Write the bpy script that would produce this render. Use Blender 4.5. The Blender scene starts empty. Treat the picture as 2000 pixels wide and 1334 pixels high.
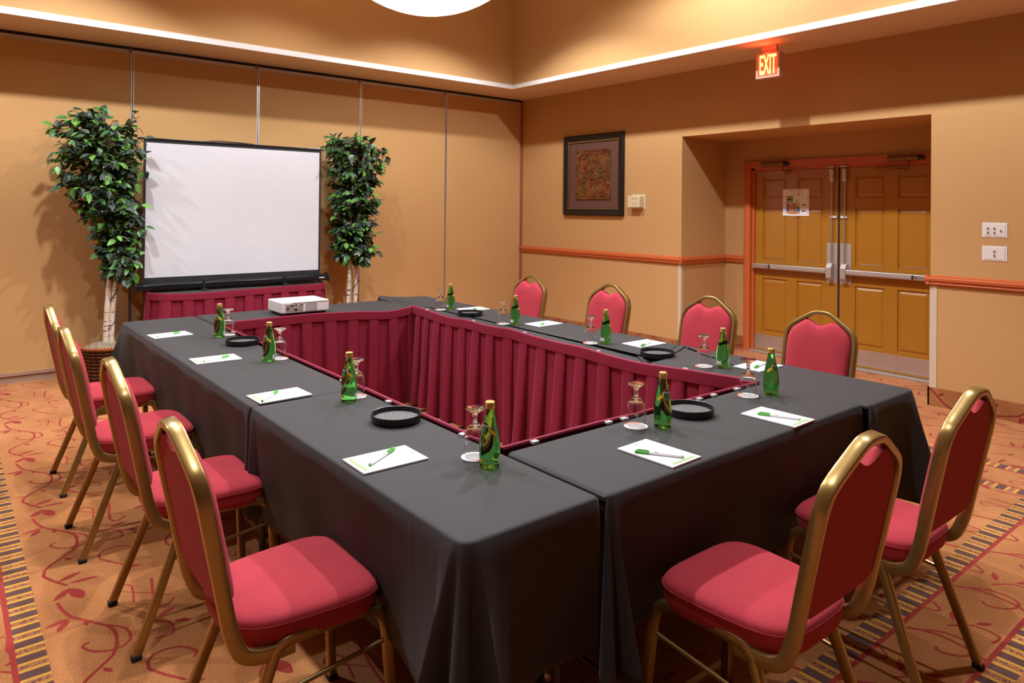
import bpy, bmesh, math, random
from mathutils import Vector, Matrix
PI = math.pi
scene = bpy.context.scene
COL = scene.collection
# ------------------------------------------------------------------ camera
F_PX, YAW, PITCH, ROLL = 1374.63, -0.6826, 0.0069, 0.0102
CAM = Vector((-6.2256, -7.4536, 1.5451))
fw = Vector((-math.sin(YAW)*math.cos(PITCH), math.cos(YAW)*math.cos(PITCH), math.sin(PITCH)))
r0 = Vector((math.cos(YAW), math.sin(YAW), 0)); u0 = r0.cross(fw)
rv = r0*math.cos(ROLL)+u0*math.sin(ROLL); uv = -r0*math.sin(ROLL)+u0*math.cos(ROLL)
cd = bpy.data.cameras.new('camera'); cam = bpy.data.objects.new('camera', cd); COL.objects.link(cam)
m = Matrix.Identity(4)
for i in range(3):
    m[i][0], m[i][1], m[i][2], m[i][3] = rv[i], uv[i], -fw[i], CAM[i]
cam.matrix_world = m
cd.sensor_width = 36.0; cd.lens = F_PX/2000*36.0; cd.shift_x = 0.0; cd.shift_y = -267.667/2000
cd.clip_start = 0.02
scene.camera = cam
# ------------------------------------------------------------------ world, lights, exposure
w = bpy.data.worlds.new('world'); scene.world = w; w.use_nodes = True
w.node_tree.nodes['Background'].inputs[0].default_value = (1.0, .9, .78, 1)
w.node_tree.nodes['Background'].inputs[1].default_value = 0.0
vs = scene.view_settings
vs.view_transform = 'Standard'; vs.look = 'None'; vs.gamma = 1.0; vs.use_curve_mapping = False
vs.exposure = -0.15
cy_ = scene.cycles
cy_.max_bounces = 8; cy_.diffuse_bounces = 3; cy_.glossy_bounces = 3; cy_.transmission_bounces = 8; cy_.transparent_max_bounces = 4
CAN_Z = 4.235
# (x, y, watts, cone degrees)
CANS = [(-2.0, -2.0, 265, 122), (-2.0, -3.95, 340, 158), (-2.0, -5.9, 260, 122), (-3.75, -2.0, 130, 122), (-5.5, -2.0, 370, 122), (-7.25, -2.0, 250, 122),
        (-3.75, -3.95, 330, 112), (-5.5, -3.95, 270, 112), (-5.5, -5.9, 190, 112), (-3.75, -5.9, 70, 112)]
for (x, y, p, cone) in CANS:
    ld = bpy.data.lights.new('downlight', 'SPOT'); ld.energy = p; ld.shadow_soft_size = .055
    ld.spot_size = math.radians(cone); ld.spot_blend = .35; ld.color = (.90, .93, 1.0)
    lo = bpy.data.objects.new('downlight', ld); lo.location = (x, y, CAN_Z); COL.objects.link(lo)
BOWL_POWER = 2.4
# ------------------------------------------------------------------ dimensions
H = 3.048; SX, SY = .675, .617; CEIL = 4.30
XL, YF = -12.0, -14.0
OP0, OP1, OPZ, REC = -2.704, -5.171, 2.351, .809
RAIL0, RAIL1, BASE = .972, 1.052, .147
T = .76
# ------------------------------------------------------------------ mesh helpers
class MB:
    def __init__(s): s.v = []; s.f = []
    def add(s, vs, fs):
        o = len(s.v); s.v += [tuple(p) for p in vs]; s.f += [tuple(i+o for i in f) for f in fs]; return s
    def box(s, x0, x1, y0, y1, z0, z1):
        x0, x1 = min(x0, x1), max(x0, x1); y0, y1 = min(y0, y1), max(y0, y1); z0, z1 = min(z0, z1), max(z0, z1)
        return s.add([(x0,y0,z0),(x1,y0,z0),(x1,y1,z0),(x0,y1,z0),(x0,y0,z1),(x1,y0,z1),(x1,y1,z1),(x0,y1,z1)],
              [(0,3,2,1),(4,5,6,7),(0,1,5,4),(1,2,6,5),(2,3,7,6),(3,0,4,7)])
    def prism(s, poly, axis, a, b):
        n = len(poly)
        def P(p, t):
            return {0:(t,p[0],p[1]),1:(p[0],t,p[1]),2:(p[0],p[1],t)}[axis]
        return s.add([P(p,a) for p in poly]+[P(p,b) for p in poly],
              [tuple(range(n))[::-1], tuple(range(n,2*n))]+[(i,(i+1)%n,(i+1)%n+n,i+n) for i in range(n)])
    def sweep(s, path, prof, closed=False, hint=(0,0,1), cap=True):
        path = [Vector(p) for p in path]; n = len(path); k = len(prof); base = len(s.v)
        tang = []
        for i in range(n):
            if closed: t = path[(i+1)%n]-path[i-1]
            else: t = path[min(i+1,n-1)]-path[max(i-1,0)]
            tang.append(t.normalized())
        nv = Vector(hint); nv = (nv-tang[0]*nv.dot(tang[0])).normalized()
        for i in range(n):
            nv = nv-tang[i]*nv.dot(tang[i])
            if nv.length < 1e-6: nv = tang[i].orthogonal()
            nv.normalize(); b = tang[i].cross(nv)
            for q in prof: s.v.append(tuple(path[i]+nv*q[1]+b*q[0]))
        for i in range(n if closed else n-1):
            j = (i+1)%n
            for a in range(k):
                c = (a+1)%k; s.f.append((base+i*k+a, base+i*k+c, base+j*k+c, base+j*k+a))
        if cap and not closed:
            s.f.append(tuple(base+a for a in range(k))[::-1]); s.f.append(tuple(base+(n-1)*k+a for a in range(k)))
        return s
    def tube(s, path, r, n=8, closed=False, hint=(0,0,1)):
        return s.sweep(path, [(r*math.cos(2*PI*a/n), r*math.sin(2*PI*a/n)) for a in range(n)], closed, hint)
    def lathe(s, prof, n=32, c=(0,0,0)):
        base = len(s.v); k = len(prof)
        for a in range(n):
            t = 2*PI*a/n
            for r, z in prof: s.v.append((c[0]+r*math.cos(t), c[1]+r*math.sin(t), c[2]+z))
        for a in range(n):
            b = (a+1)%n
            for i in range(k-1): s.f.append((base+a*k+i, base+b*k+i, base+b*k+i+1, base+a*k+i+1))
        return s
    def grid(s, rows):
        base = len(s.v); k = len(rows[0])
        for r in rows: s.v += [tuple(p) for p in r]
        for i in range(len(rows)-1):
            for j in range(k-1):
                s.f.append((base+i*k+j, base+i*k+j+1, base+(i+1)*k+j+1, base+(i+1)*k+j))
        return s
    def mesh(s, name, mt, smooth=None, bevel=0, seg=2, weld=False):
        me = bpy.data.meshes.new(name); me.from_pydata(s.v, [], s.f); me.validate()
        bm = bmesh.new(); bm.from_mesh(me)
        if weld: bmesh.ops.remove_doubles(bm, verts=bm.verts, dist=1e-5)
        if bevel:
            ed = [e for e in bm.edges if len(e.link_faces) == 2 and e.calc_face_angle(0) > .5]
            bmesh.ops.bevel(bm, geom=ed, offset=bevel, segments=seg, affect='EDGES', profile=.5)
        bmesh.ops.recalc_face_normals(bm, faces=bm.faces)
        bm.to_mesh(me); bm.free()
        if smooth is not None:
            me.shade_smooth(); me.set_sharp_from_angle(angle=math.radians(smooth))
        if mt: me.materials.append(mt)
        return me
    def build(s, name, mt, parent=None, smooth=None, bevel=0, seg=2, weld=False):
        return link(name, s.mesh(name, mt, smooth, bevel, seg, weld), parent)
def link(name, data, parent=None):
    o = bpy.data.objects.new(name, data); COL.objects.link(o)
    if parent: o.parent = parent
    return o
def tag(o, label, cat, group=None):
    o['label'] = label; o['category'] = cat
    if group: o['group'] = group
    return o
def thing(name, label, cat, loc=(0,0,0), rz=0, group=None):
    o = bpy.data.objects.new(name, None); COL.objects.link(o); o.location = loc; o.rotation_euler = (0,0,rz)
    o.empty_display_size = .05
    return tag(o, label, cat, group)
def struct(o, label=None):
    o['kind'] = 'structure'
    if label: o['label'] = label
    return o
def copy_tree(o, parent=None):
    c = o.copy(); COL.objects.link(c); c.parent = parent
    for ch in o.children: copy_tree(ch, c)
    return c
def smoothpath(pts, sub=6, closed=False):
    pts = [Vector(p) for p in pts]; n = len(pts); out = []
    for i in range(n if closed else n-1):
        p1, p2 = pts[i], pts[(i+1)%n]
        p0 = pts[i-1] if (closed or i > 0) else p1*2-p2
        p3 = pts[(i+2)%n] if (closed or i+2 < n) else p2*2-p1
        for k in range(sub):
            t = k/sub
            out.append(.5*((2*p1)+(p2-p0)*t+(2*p0-5*p1+4*p2-p3)*t*t+(3*p1-p0-3*p2+p3)*t**3))
    if not closed: out.append(pts[-1])
    return out
def roundrect(w, h, r, n=3):
    pts = []
    for cx, cy, a0 in ((w/2-r,h/2-r,0),(-w/2+r,h/2-r,90),(-w/2+r,-h/2+r,180),(w/2-r,-h/2+r,270)):
        for k in range(n+1):
            a = math.radians(a0+90*k/n); pts.append((cx+r*math.cos(a), cy+r*math.sin(a)))
    return pts
def text_mesh(txt, size, mt, extrude=.0002, align='CENTER', bold=0.0):
    cu = bpy.data.curves.new('lettering', 'FONT'); cu.body = txt; cu.size = size; cu.extrude = extrude; cu.offset = bold
    cu.align_x = align; cu.align_y = 'CENTER'; cu.resolution_u = 3
    o = bpy.data.objects.new('lettering', cu); COL.objects.link(o)
    dg = bpy.context.evaluated_depsgraph_get()
    me = bpy.data.meshes.new_from_object(o.evaluated_get(dg))
    bpy.data.objects.remove(o); me.materials.clear(); me.materials.append(mt)
    return me
# ------------------------------------------------------------------ materials
def nt(name):
    mt = bpy.data.materials.new(name); mt.use_nodes = True
    t = mt.node_tree; return mt, t, t.nodes['Principled BSDF']
def sock(t, v, s):
    if isinstance(v, (int, float)): s.default_value = v
    elif isinstance(v, tuple): s.default_value = v if len(s.default_value) == len(v) else v+(1,)
    else: t.links.new(v, s)
def M(t, op, a, b=None, c=None, clamp=False):
    n = t.nodes.new('ShaderNodeMath'); n.operation = op; n.use_clamp = clamp
    for i, v in enumerate((a, b, c)):
        if v is not None: sock(t, v, n.inputs[i])
    return n.outputs[0]
def VM(t, op, a, b=None, sc=None):
    n = t.nodes.new('ShaderNodeVectorMath'); n.operation = op
    sock(t, a, n.inputs[0])
    if b is not None: sock(t, b, n.inputs[1])
    if sc is not None: sock(t, sc, n.inputs['Scale'])
    return n.outputs['Value'] if op in ('DOT_PRODUCT', 'LENGTH', 'DISTANCE') else n.outputs[0]
def mixc(t, f, a, b):
    n = t.nodes.new('ShaderNodeMix'); n.data_type = 'RGBA'
    sock(t, f, n.inputs[0]); sock(t, a, n.inputs[6]); sock(t, b, n.inputs[7]); return n.outputs[2]
def objco(t):
    return t.nodes.new('ShaderNodeTexCoord').outputs['Object']
def noise(t, co, scale, detail=2, rough=.5):
    n = t.nodes.new('ShaderNodeTexNoise'); t.links.new(co, n.inputs['Vector'])
    n.inputs['Scale'].default_value = scale; n.inputs['Detail'].default_value = detail; n.inputs['Roughness'].default_value = rough
    return n.outputs[0]
def bump(t, p, h, strength, dist=.002):
    n = t.nodes.new('ShaderNodeBump'); n.inputs['Strength'].default_value = strength; n.inputs['Distance'].default_value = dist
    t.links.new(h, n.inputs['Height']); t.links.new(n.outputs[0], p.inputs['Normal'])
def mapped(t, co, sc):
    n = t.nodes.new('ShaderNodeMapping'); n.inputs['Scale'].default_value = sc; t.links.new(co, n.inputs[0]); return n.outputs[0]
def mat(name, col, rough=.5, metal=0, var=0, vscale=20, bmp=0, bscale=200, sheen=0, spec=.5, stretch=(1,1,1), coat=0):
    mt, t, p = nt(name)
    p.inputs['Base Color'].default_value = col+(1,); p.inputs['Roughness'].default_value = rough
    p.inputs['Metallic'].default_value = metal; p.inputs['Specular IOR Level'].default_value = spec
    if sheen: p.inputs['Sheen Weight'].default_value = sheen; p.inputs['Sheen Roughness'].default_value = .5
    if coat: p.inputs['Coat Weight'].default_value = coat; p.inputs['Coat Roughness'].default_value = .15
    co = mapped(t, objco(t), stretch)
    nz = noise(t, co, vscale, 3)
    v = max(var, .03)
    d = tuple(c*(1-v) for c in col); l = tuple(min(1, c*(1+v)) for c in col)
    t.links.new(mixc(t, nz, d, l), p.inputs['Base Color'])
    if bmp: bump(t, p, noise(t, co, bscale, 2), bmp)
    return mt
def emis(name, col, st):
    mt, t, p = nt(name)
    p.inputs['Base Color'].default_value = col+(1,)
    p.inputs['Emission Color'].default_value = col+(1,); p.inputs['Emission Strength'].default_value = st
    return mt
def glass(name, col, ior, rough=0.0):
    mt, t, p = nt(name)
    p.inputs['Base Color'].default_value = col+(1,); p.inputs['Roughness'].default_value = rough
    p.inputs['Transmission Weight'].default_value = 1.0; p.inputs['IOR'].default_value = ior
    return mt
def wallpaper(name, col):
    mt, t, p = nt(name); co = objco(t)
    a = noise(t, mapped(t, co, (60,60,900)), 1, 2); b = noise(t, mapped(t, co, (700,700,60)), 1, 2); c = noise(t, co, 1.2, 2)
    f = M(t, 'ADD', M(t, 'MULTIPLY', a, .45), M(t, 'MULTIPLY', b, .35)); f = M(t, 'ADD', f, M(t, 'MULTIPLY', c, .2))
    t.links.new(mixc(t, f, tuple(x*.80 for x in col), tuple(min(1, x*1.18) for x in col)), p.inputs['Base Color'])
    p.inputs['Roughness'].default_value = .8; p.inputs['Specular IOR Level'].default_value = .25
    bump(t, p, f, .25, .0015)
    return mt
WALL = wallpaper('wallpaper', (.56, .32, .125))
# ---- carpet: base pile, vine print made of distance fields, ladder borders
VINE = [(-5.853,-4.229),(-5.826,-4.364),(-5.731,-4.505),(-5.714,-4.60),(-5.745,-4.715),(-5.835,-4.803),(-5.873,-4.90),(-5.807,-5.036)]
LOOP = [(-5.731,-4.505),(-5.678,-4.57),(-5.68,-4.655),(-5.731,-4.684),(-5.79,-4.655),(-5.82,-4.60),(-5.80,-4.583)]
B1 = [(-5.528,-4.894),(-5.515,-4.862),(-5.56,-4.80),(-5.635,-4.797),(-5.665,-4.87),(-5.585,-5.0)]
B2 = [(-5.666,-4.262),(-5.638,-4.230),(-5.602,-4.265),(-5.62,-4.395)]
B3 = [(-5.665,-4.264),(-5.494,-4.426)]
B4 = [(-5.526,-4.25),(-5.557,-4.456),(-5.530,-4.50),(-5.49,-4.46)]
B5 = [(-5.62,-4.56),(-5.545,-4.62),(-5.55,-4.705),(-5.61,-4.70)]
LEAVES = [((-5.797,-4.128),(-5.862,-4.204),.17),((-5.797,-4.135),(-5.768,-4.245),.21),((-5.83,-4.373),(-5.912,-4.392),.14),((-5.833,-4.38),(-5.879,-4.448),.16),
          ((-5.835,-4.989),(-5.743,-4.947),.14),((-5.802,-5.025),(-5.691,-5.033),.10),((-5.79,-4.43),(-5.785,-4.465),.22),((-5.784,-4.77),(-5.762,-4.81),.22),
          ((-5.57,-4.56),(-5.50,-4.53),.16),((-5.53,-4.62),(-5.475,-4.66),.16),((-5.60,-5.02),(-5.53,-5.035),.15)]
TX, TY, OX, OY = .47, .94, -5.925, -5.065
def carpet(name, wall_mode=False, dark=1.0):
    mt, t, p = nt(name); co = objco(t)
    sep = t.nodes.new('ShaderNodeSeparateXYZ'); t.links.new(co, sep.inputs[0])
    X, Y, Z = sep.outputs
    if wall_mode: X = M(t, 'ADD', Z, -5.875); Y = M(t, 'ADD', Y, .47)
    px = M(t, 'FLOORED_MODULO', M(t, 'SUBTRACT', X, OX), TX); py = M(t, 'FLOORED_MODULO', M(t, 'SUBTRACT', Y, OY), TY)
    comb = t.nodes.new('ShaderNodeCombineXYZ'); t.links.new(px, comb.inputs[0]); t.links.new(py, comb.inputs[1])
    P = comb.outputs[0]
    nz = t.nodes.new('ShaderNodeTexNoise'); t.links.new(co, nz.inputs['Vector']); nz.inputs['Scale'].default_value = 160
    P = VM(t, 'ADD', P, VM(t, 'SCALE', VM(t, 'SUBTRACT', nz.outputs['Color'], (.5,.5,.5)), sc=.005))
    sp2 = t.nodes.new('ShaderNodeSeparateXYZ'); t.links.new(P, sp2.inputs[0])
    cb = t.nodes.new('ShaderNodeCombineXYZ'); t.links.new(sp2.outputs[0], cb.inputs[0]); t.links.new(sp2.outputs[1], cb.inputs[1]); P = cb.outputs[0]
    D = None; cnt = 0; P0_ = P
    def acc(d):
        nonlocal D, P, cnt
        D = d if D is None else M(t, 'MINIMUM', D, d)
        cnt += 1
        if cnt % 6 == 0:   # chain the segments so that few values are alive at once
            P = VM(t, 'ADD', P0_, VM(t, 'MULTIPLY', D, (1e-7, 1e-7, 0.0)))
    def dense(c): return [(q.x, q.y) for q in smoothpath([(a, b, 0) for a, b in c], 2)]
    for chain, wd in ((dense(VINE),.0065),(dense(LOOP),.0055),(dense(B1),.0055),(dense(B2),.0045),(B3,.003),(dense(B4),.0055),(dense(B5),.005)):
        for a, b in zip(chain[:-1], chain[1:]):
            a = (a[0]-OX, a[1]-OY, 0); b = (b[0]-OX, b[1]-OY, 0)
            ba = (b[0]-a[0], b[1]-a[1], 0); l2 = ba[0]**2+ba[1]**2
            pa = VM(t, 'SUBTRACT', P, a)
            h = M(t, 'MULTIPLY', VM(t, 'DOT_PRODUCT', pa, ba), 1/l2, clamp=True)
            acc(M(t, 'SUBTRACT', VM(t, 'DISTANCE', pa, VM(t, 'SCALE', ba, sc=h)), wd))
    for a, b, wr in LEAVES:
        a = Vector((a[0]-OX, a[1]-OY)); b = Vector((b[0]-OX, b[1]-OY)); L = (b-a).length/2; hw = 2*L*wr
        c = (a+b)/2; nrm = Vector((-(b-a).y, (b-a).x)).normalized(); d = (L*L-hw*hw)/(2*hw); R = d+hw
        c1 = c+nrm*d; c2 = c-nrm*d
        acc(M(t, 'SUBTRACT', M(t, 'MAXIMUM', VM(t, 'DISTANCE', P, (c1.x,c1.y,0.0)), VM(t, 'DISTANCE', P, (c2.x,c2.y,0.0))), R))
    vine = M(t, 'LESS_THAN', D, 0.0)
    pile = noise(t, co, 170, 4, .75); big = noise(t, co, 2.6, 4, .6)
    f = M(t, 'ADD', M(t, 'MULTIPLY', pile, .68), M(t, 'MULTIPLY', big, .32))
    base = mixc(t, M(t, 'MULTIPLY_ADD', f, 3.4, -1.2, clamp=True), (.25*dark,.078*dark,.014*dark), (.68*dark,.285*dark,.100*dark))
    red = mixc(t, pile, (.22*dark,.018*dark,.012*dark), (.46*dark,.05*dark,.035*dark))
    col = mixc(t, vine, base, red)
    if not wall_mode:
        dx = M(t, 'MAXIMUM', M(t, 'SUBTRACT', X, -1.58), M(t, 'SUBTRACT', -5.92, X)); dy = M(t, 'SUBTRACT', -6.23, Y)
        d = M(t, 'MAXIMUM', dx, dy); along = M(t, 'GREATER_THAN', dx, dy)
        cc = M(t, 'ADD', M(t, 'MULTIPLY', along, Y), M(t, 'MULTIPLY', M(t, 'SUBTRACT', 1.0, along), X))
        u = M(t, 'DIVIDE', M(t, 'FLOORED_MODULO', M(t, 'ADD', cc, .024), .1035), .1035)
        def rng(v, a, b): return M(t, 'MULTIPLY', M(t, 'GREATER_THAN', v, a), M(t, 'LESS_THAN', v, b))
        lad = M(t, 'MAXIMUM', rng(d, 0, .085), rng(d, .385, .47)); rd = M(t, 'MAXIMUM', rng(d, .085, .103), rng(d, .368, .385))
        brown = mixc(t, pile, (.075,.03,.026), (.17,.08,.065)); yel = mixc(t, pile, (.5,.22,.02), (.85,.46,.07))
        lc = mixc(t, M(t, 'LESS_THAN', u, .43), base, brown)
        yy = M(t, 'MAXIMUM', rng(u, .43, .56), M(t, 'GREATER_THAN', u, .88))
        lc = mixc(t, yy, lc, yel)
        dots = M(t, 'MULTIPLY', rng(u, .65, .80), M(t, 'GREATER_THAN', noise(t, co, 95, 1), .5))
        lc = mixc(t, dots, lc, brown)
        col = mixc(t, lad, col, lc); col = mixc(t, rd, col, red)
    t.links.new(col, p.inputs['Base Color']); p.inputs['Roughness'].default_value = .95; p.inputs['Specular IOR Level'].default_value = .1
    p.inputs['Sheen Weight'].default_value = .15
    bump(t, p, pile, .6, .004)
    return mt
CARPET = carpet('carpet')
CARPET_BASE = carpet('carpet_base', True, .75)
def fabric(name, col, sheen, rough=.9, scale=900, var=.12, bs=.3, srough=.5, tint=None):
    mt, t, p = nt(name); co = objco(t)
    a = noise(t, co, scale, 2); b = noise(t, co, 7, 3)
    f = M(t, 'ADD', M(t, 'MULTIPLY', a, .7), M(t, 'MULTIPLY', b, .3))
    t.links.new(mixc(t, f, tuple(x*(1-var*2) for x in col), tuple(min(1,x*(1+var*2)) for x in col)), p.inputs['Base Color'])
    p.inputs['Roughness'].default_value = rough; p.inputs['Specular IOR Level'].default_value = .2
    p.inputs['Sheen Weight'].default_value = sheen; p.inputs['Sheen Roughness'].default_value = srough
    if tint: p.inputs['Sheen Tint'].default_value = tint+(1,)
    bump(t, p, f, bs, .001)
    return mt
def clothmat():
    mt, t, p = nt('black_cloth'); co = objco(t)
    a = noise(t, co, 1400, 2); b = noise(t, mapped(t, co, (2.2,9,2.2)), 1, 3); c = noise(t, mapped(t, co, (7,1.6,3)), 1, 3)
    f = M(t, 'ADD', M(t, 'MULTIPLY', b, .5), M(t, 'MULTIPLY', c, .5))
    t.links.new(mixc(t, a, (.024,.022,.0215), (.048,.044,.043)), p.inputs['Base Color'])
    p.inputs['Roughness'].default_value = .70; p.inputs['Specular IOR Level'].default_value = .22
    p.inputs['Sheen Weight'].default_value = .08; p.inputs['Sheen Roughness'].default_value = .4
    sp = t.nodes.new('ShaderNodeSeparateXYZ'); t.links.new(co, sp.inputs[0])
    def crease(v, per, off):
        d = M(t, 'ABSOLUTE', M(t, 'SUBTRACT', M(t, 'FLOORED_MODULO', M(t, 'ADD', v, off), per), per/2))
        return M(t, 'SUBTRACT', 1.0, M(t, 'DIVIDE', d, .007), clamp=True)
    cr = M(t, 'MAXIMUM', crease(sp.outputs[1], .46, .13), crease(sp.outputs[0], .62, .40))
    f = M(t, 'ADD', f, M(t, 'MULTIPLY', cr, .09))
    h = M(t, 'ADD', M(t, 'MULTIPLY', a, .02), f)
    bump(t, p, h, .35, .012)
    return mt
CLOTH = clothmat()
SKIRT = fabric('burgundy_skirt', (.20, .011, .031), .10, .7, 500, .14, .3, .4, (1,.5,.6))
SEATF = fabric('burgundy_upholstery', (.37, .032, .044), .10, .9, 420, .25, .6, .5, (1,.5,.5))
GOLD = mat('gold_frame', (.34, .225, .070), .30, .75, .08, 40, coat=.3)
BLACKP = mat('black_plastic', (.012,.012,.013), .35, 0, .1)
BLACKM = mat('black_metal', (.015,.015,.016), .25, .3, .1)
RUBBER = mat('black_rubber', (.01,.01,.01), .8)
SILVER = mat('brushed_aluminium', (.62,.60,.58), .35, .85, .06, 60)
STEEL = mat('kick_steel', (.60,.57,.54), .32, .8, .12, 6)
DULLSIL = mat('satin_aluminium', (.55,.50,.46), .45, .55, .06, 30)
BRONZE = mat('bronze_closer', (.22,.12,.04), .45, .5, .1)
DOORP = mat('ochre_door_paint', (.40,.165,.015), .28, 0, .06, 5, .06, 60, coat=.2)
RUST = mat('rust_trim_paint', (.55,.125,.035), .35, 0, .05, 10)
WHITEP = mat('white_trim_paint', (.86,.84,.81), .5, 0, .02)
SOFF = mat('soffit_paint', (.74,.58,.42), .7, 0, .03)
CEILM = mat('ceiling_paint', (.85,.80,.72), .8, 0, .02)
BEIGE = mat('beige_guard', (.62,.52,.37), .5, 0, .04)
ALMOND = mat('almond_plastic', (.68,.58,.36), .45, 0, .04)
PLATE = mat('white_plate', (.80,.74,.68), .4, 0, .02)
KNOB = mat('knob_steel', (.40,.33,.26), .3, .9, .05)
PAPER = mat('white_paper', (.88,.88,.87), .6, 0, .01)
SCREENW = mat('screen_white', (.60,.60,.615), .85, 0, .01)
GREENINK = mat('green_ink', (.28,.44,.13), .6)
GREYINK = mat('grey_ink', (.35,.36,.34), .6)
PENW = mat('pen_white', (.82,.80,.78), .3)
PENG = mat('pen_green', (.09,.42,.045), .35)
GOLDCAP = mat('gold_cap', (.78,.55,.16), .3, .8, .06, 120)
GREENGL = glass('green_glass', (.22,.80,.16), 1.34)
CLEAR = glass('clear_glass', (.99,.99,.99), 1.45)
YELLOW = mat('label_yellow', (.72,.48,.03), .5, 0, .05)
LABW = mat('label_white', (.72,.72,.68), .5)
LABG = mat('label_green', (.03,.20,.06), .5)
LABD = mat('label_dark', (.02,.035,.02), .5)
COASTER = mat('coaster_card', (.88,.86,.84), .7, 0, .02)
ORANGE = mat('coaster_orange', (.80,.17,.06), .7, 0, .05)
CLIPM = mat('clear_clip', (.48,.46,.45), .3, 0, .05)
PROJW = mat('projector_shell', (.72,.69,.66), .4, 0, .02)
PROJP = mat('projector_port_panel', (.30,.26,.22), .5, 0, .2, 60)
PROJG = mat('projector_grille', (.50,.48,.48), .5, 0, .05)
FRAMEW = mat('dark_frame_wood', (.016,.009,.006), .5, 0, .5, 12, .2, 90, spec=.25, stretch=(1,1,8))
BEADG = mat('gold_bead', (.55,.34,.10), .35, .8, .1)
MATB = mat('mauve_mat', (.12,.050,.036), .6, 0, .08)
BARK = None
# ------------------------------------------------------------------ structure
fl = MB().box(XL, REC+.4, YF, .2, -.1, 0).build('floor', CARPET); struct(fl, 'orange patterned carpet with red vines and ladder borders')
# partition wall
wb = struct(MB().box(XL, 0, .06, .22, 0, 3.2).build('wall_back', WALL), 'tan folding partition wall behind the screen')
seams = [0.0]+[-1.258-1.1877*k for k in range(9)]+[XL]
for a, b in zip(seams[:-1], seams[1:]):
    a2 = a-.012 if a < 0 else a-.035
    MB().box(b+.012, a2, 0, .06, .085, 2.985).build('panel', WALL, wb)
for k in range(9):
    x = seams[k+1]
    MB().box(x-.014, x-.003, -.004, .05, .02, 2.99).build('seam_strip', SILVER, wb); MB().box(x+.003, x+.014, -.004, .05, .02, 2.99).build('seam_strip', SILVER, wb)
    MB().box(x-.035, x-.01, -.012, .03, 2.99, 3.03).build('track_hanger', BRONZE, wb)
MB().box(-.034, -.016, -.004, .05, .02, 2.99).build('seam_strip', SILVER, wb)
MB().box(-.016, 0, .01, .05, .0, 3.05).build('dark_gap', BLACKM, wb)
MB().box(XL, -.02, -.006, .05, 2.985, 3.018).build('top_rail', DULLSIL, wb)
MB().box(XL, 0, .008, .06, 3.018, 3.06).build('track_gap', BLACKM, wb)
MB().box(XL, -.02, -.008, .05, .058, .087).build('bottom_rail', SILVER, wb)
MB().box(XL, -.02, .004, .05, .018, .058).build('bottom_infill', mat('partition_bottom_brown', (.30,.17,.09), .6), wb)
MB().box(XL, -.02, -.012, .05, 0, .018).build('bottom_seal', SILVER, wb)
# right wall with recess
wr = MB()
wr.box(0, REC+.15, OP0, .22, 0, 3.2); wr.box(0, REC+.15, YF, OP1, 0, 3.2); wr.box(0, REC+.15, OP1, OP0, OPZ, 3.2)
FY0, FY1, FZ = -2.965, -5.052, 2.102
wr.box(REC, REC+.15, OP0, FY0, 0, OPZ); wr.box(REC, REC+.15, FY1, OP1, 0, OPZ); wr.box(REC, REC+.15, FY0, FY1, FZ, OPZ)
wrt = struct(wr.build('wall_right', WALL), 'tan wallpapered wall with recessed double doors')
struct(MB().box(XL-.15, XL, YF, .2, 0, 3.2).build('wall_left', WALL)); struct(MB().box(XL-.15, REC, YF-.15, YF, 0, 3.2).build('wall_front', WALL))
# ceiling with coffer
CX0, CY0 = XL+.675, YF+.617
ce = struct(MB().box(CX0-.1, -SX+.1, CY0-.1, -SY+.1, CEIL, CEIL+.1).build('ceiling', CEILM), 'coffered ceiling with a lower soffit around it')
so = MB(); so.box(XL, .02, -SY, .1, H, H+.06); so.box(XL, .02, YF, CY0, H, H+.06); so.box(-SX, .02, CY0, -SY, H, H+.06); so.box(XL, CX0, CY0, -SY, H, H+.06)
so.build('soffit', SOFF, ce)
MB().box(CX0-.06, -SX+.06, -SY, -SY+.06, H+.06, CEIL).build('coffer_wall', WALL, ce); MB().box(-SX, -SX+.06, CY0, -SY, H+.06, CEIL).build('coffer_wall', WALL, ce)
MB().box(CX0-.06, -SX+.06, CY0-.06, CY0, H+.06, CEIL).build('coffer_wall', WALL, ce); MB().box(CX0-.06, CX0, CY0, -SY, H+.06, CEIL).build('coffer_wall', WALL, ce)
tw = .022
MB().prism([(-SY+.0,H-.002),(-SY-tw,H-.002),(-SY-tw,H+.034),(-SY-.004,H+.05),(-SY,H+.05)], 0, CX0, -SX-tw).build('coffer_trim', WHITEP, ce)
MB().prism([(-SX,H-.002),(-SX-tw,H-.002),(-SX-tw,H+.034),(-SX-.004,H+.05),(-SX,H+.05)], 1, CY0, -SY).build('coffer_trim', WHITEP, ce)
MB().box(CX0, CX0+tw, CY0, -SY, H-.002, H+.05).build('coffer_trim', WHITEP, ce); MB().box(CX0, -SX, CY0, CY0+tw, H-.002, H+.05).build('coffer_trim', WHITEP, ce)
for (x, y, p, cone) in CANS:
    MB().lathe([(.075,0),(.10,0),(.10,-.006),(.078,-.010),(.07,-.004),(.07,0)], 24, (x,y,CEIL)).build('downlight_ring', WHITEP, ce, 40)
# baseboards
struct(MB().box(-.012, 0, 0, OP0-.0, 0, BASE).box(-.012, REC, OP0-.012, OP0, 0, BASE).box(REC-.012, REC, OP0-.012, FY0, 0, BASE).build('baseboard_right', CARPET_BASE), 'carpet base strip along the right wall')
struct(MB().box(-.012, 0, OP1+.012, YF, 0, BASE).box(-.012, REC, OP1, OP1+.012, 0, BASE).box(REC-.012, REC, FY1, OP1, 0, BASE).build('baseboard_right', CARPET_BASE), 'carpet base strip right of the doors')
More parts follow.
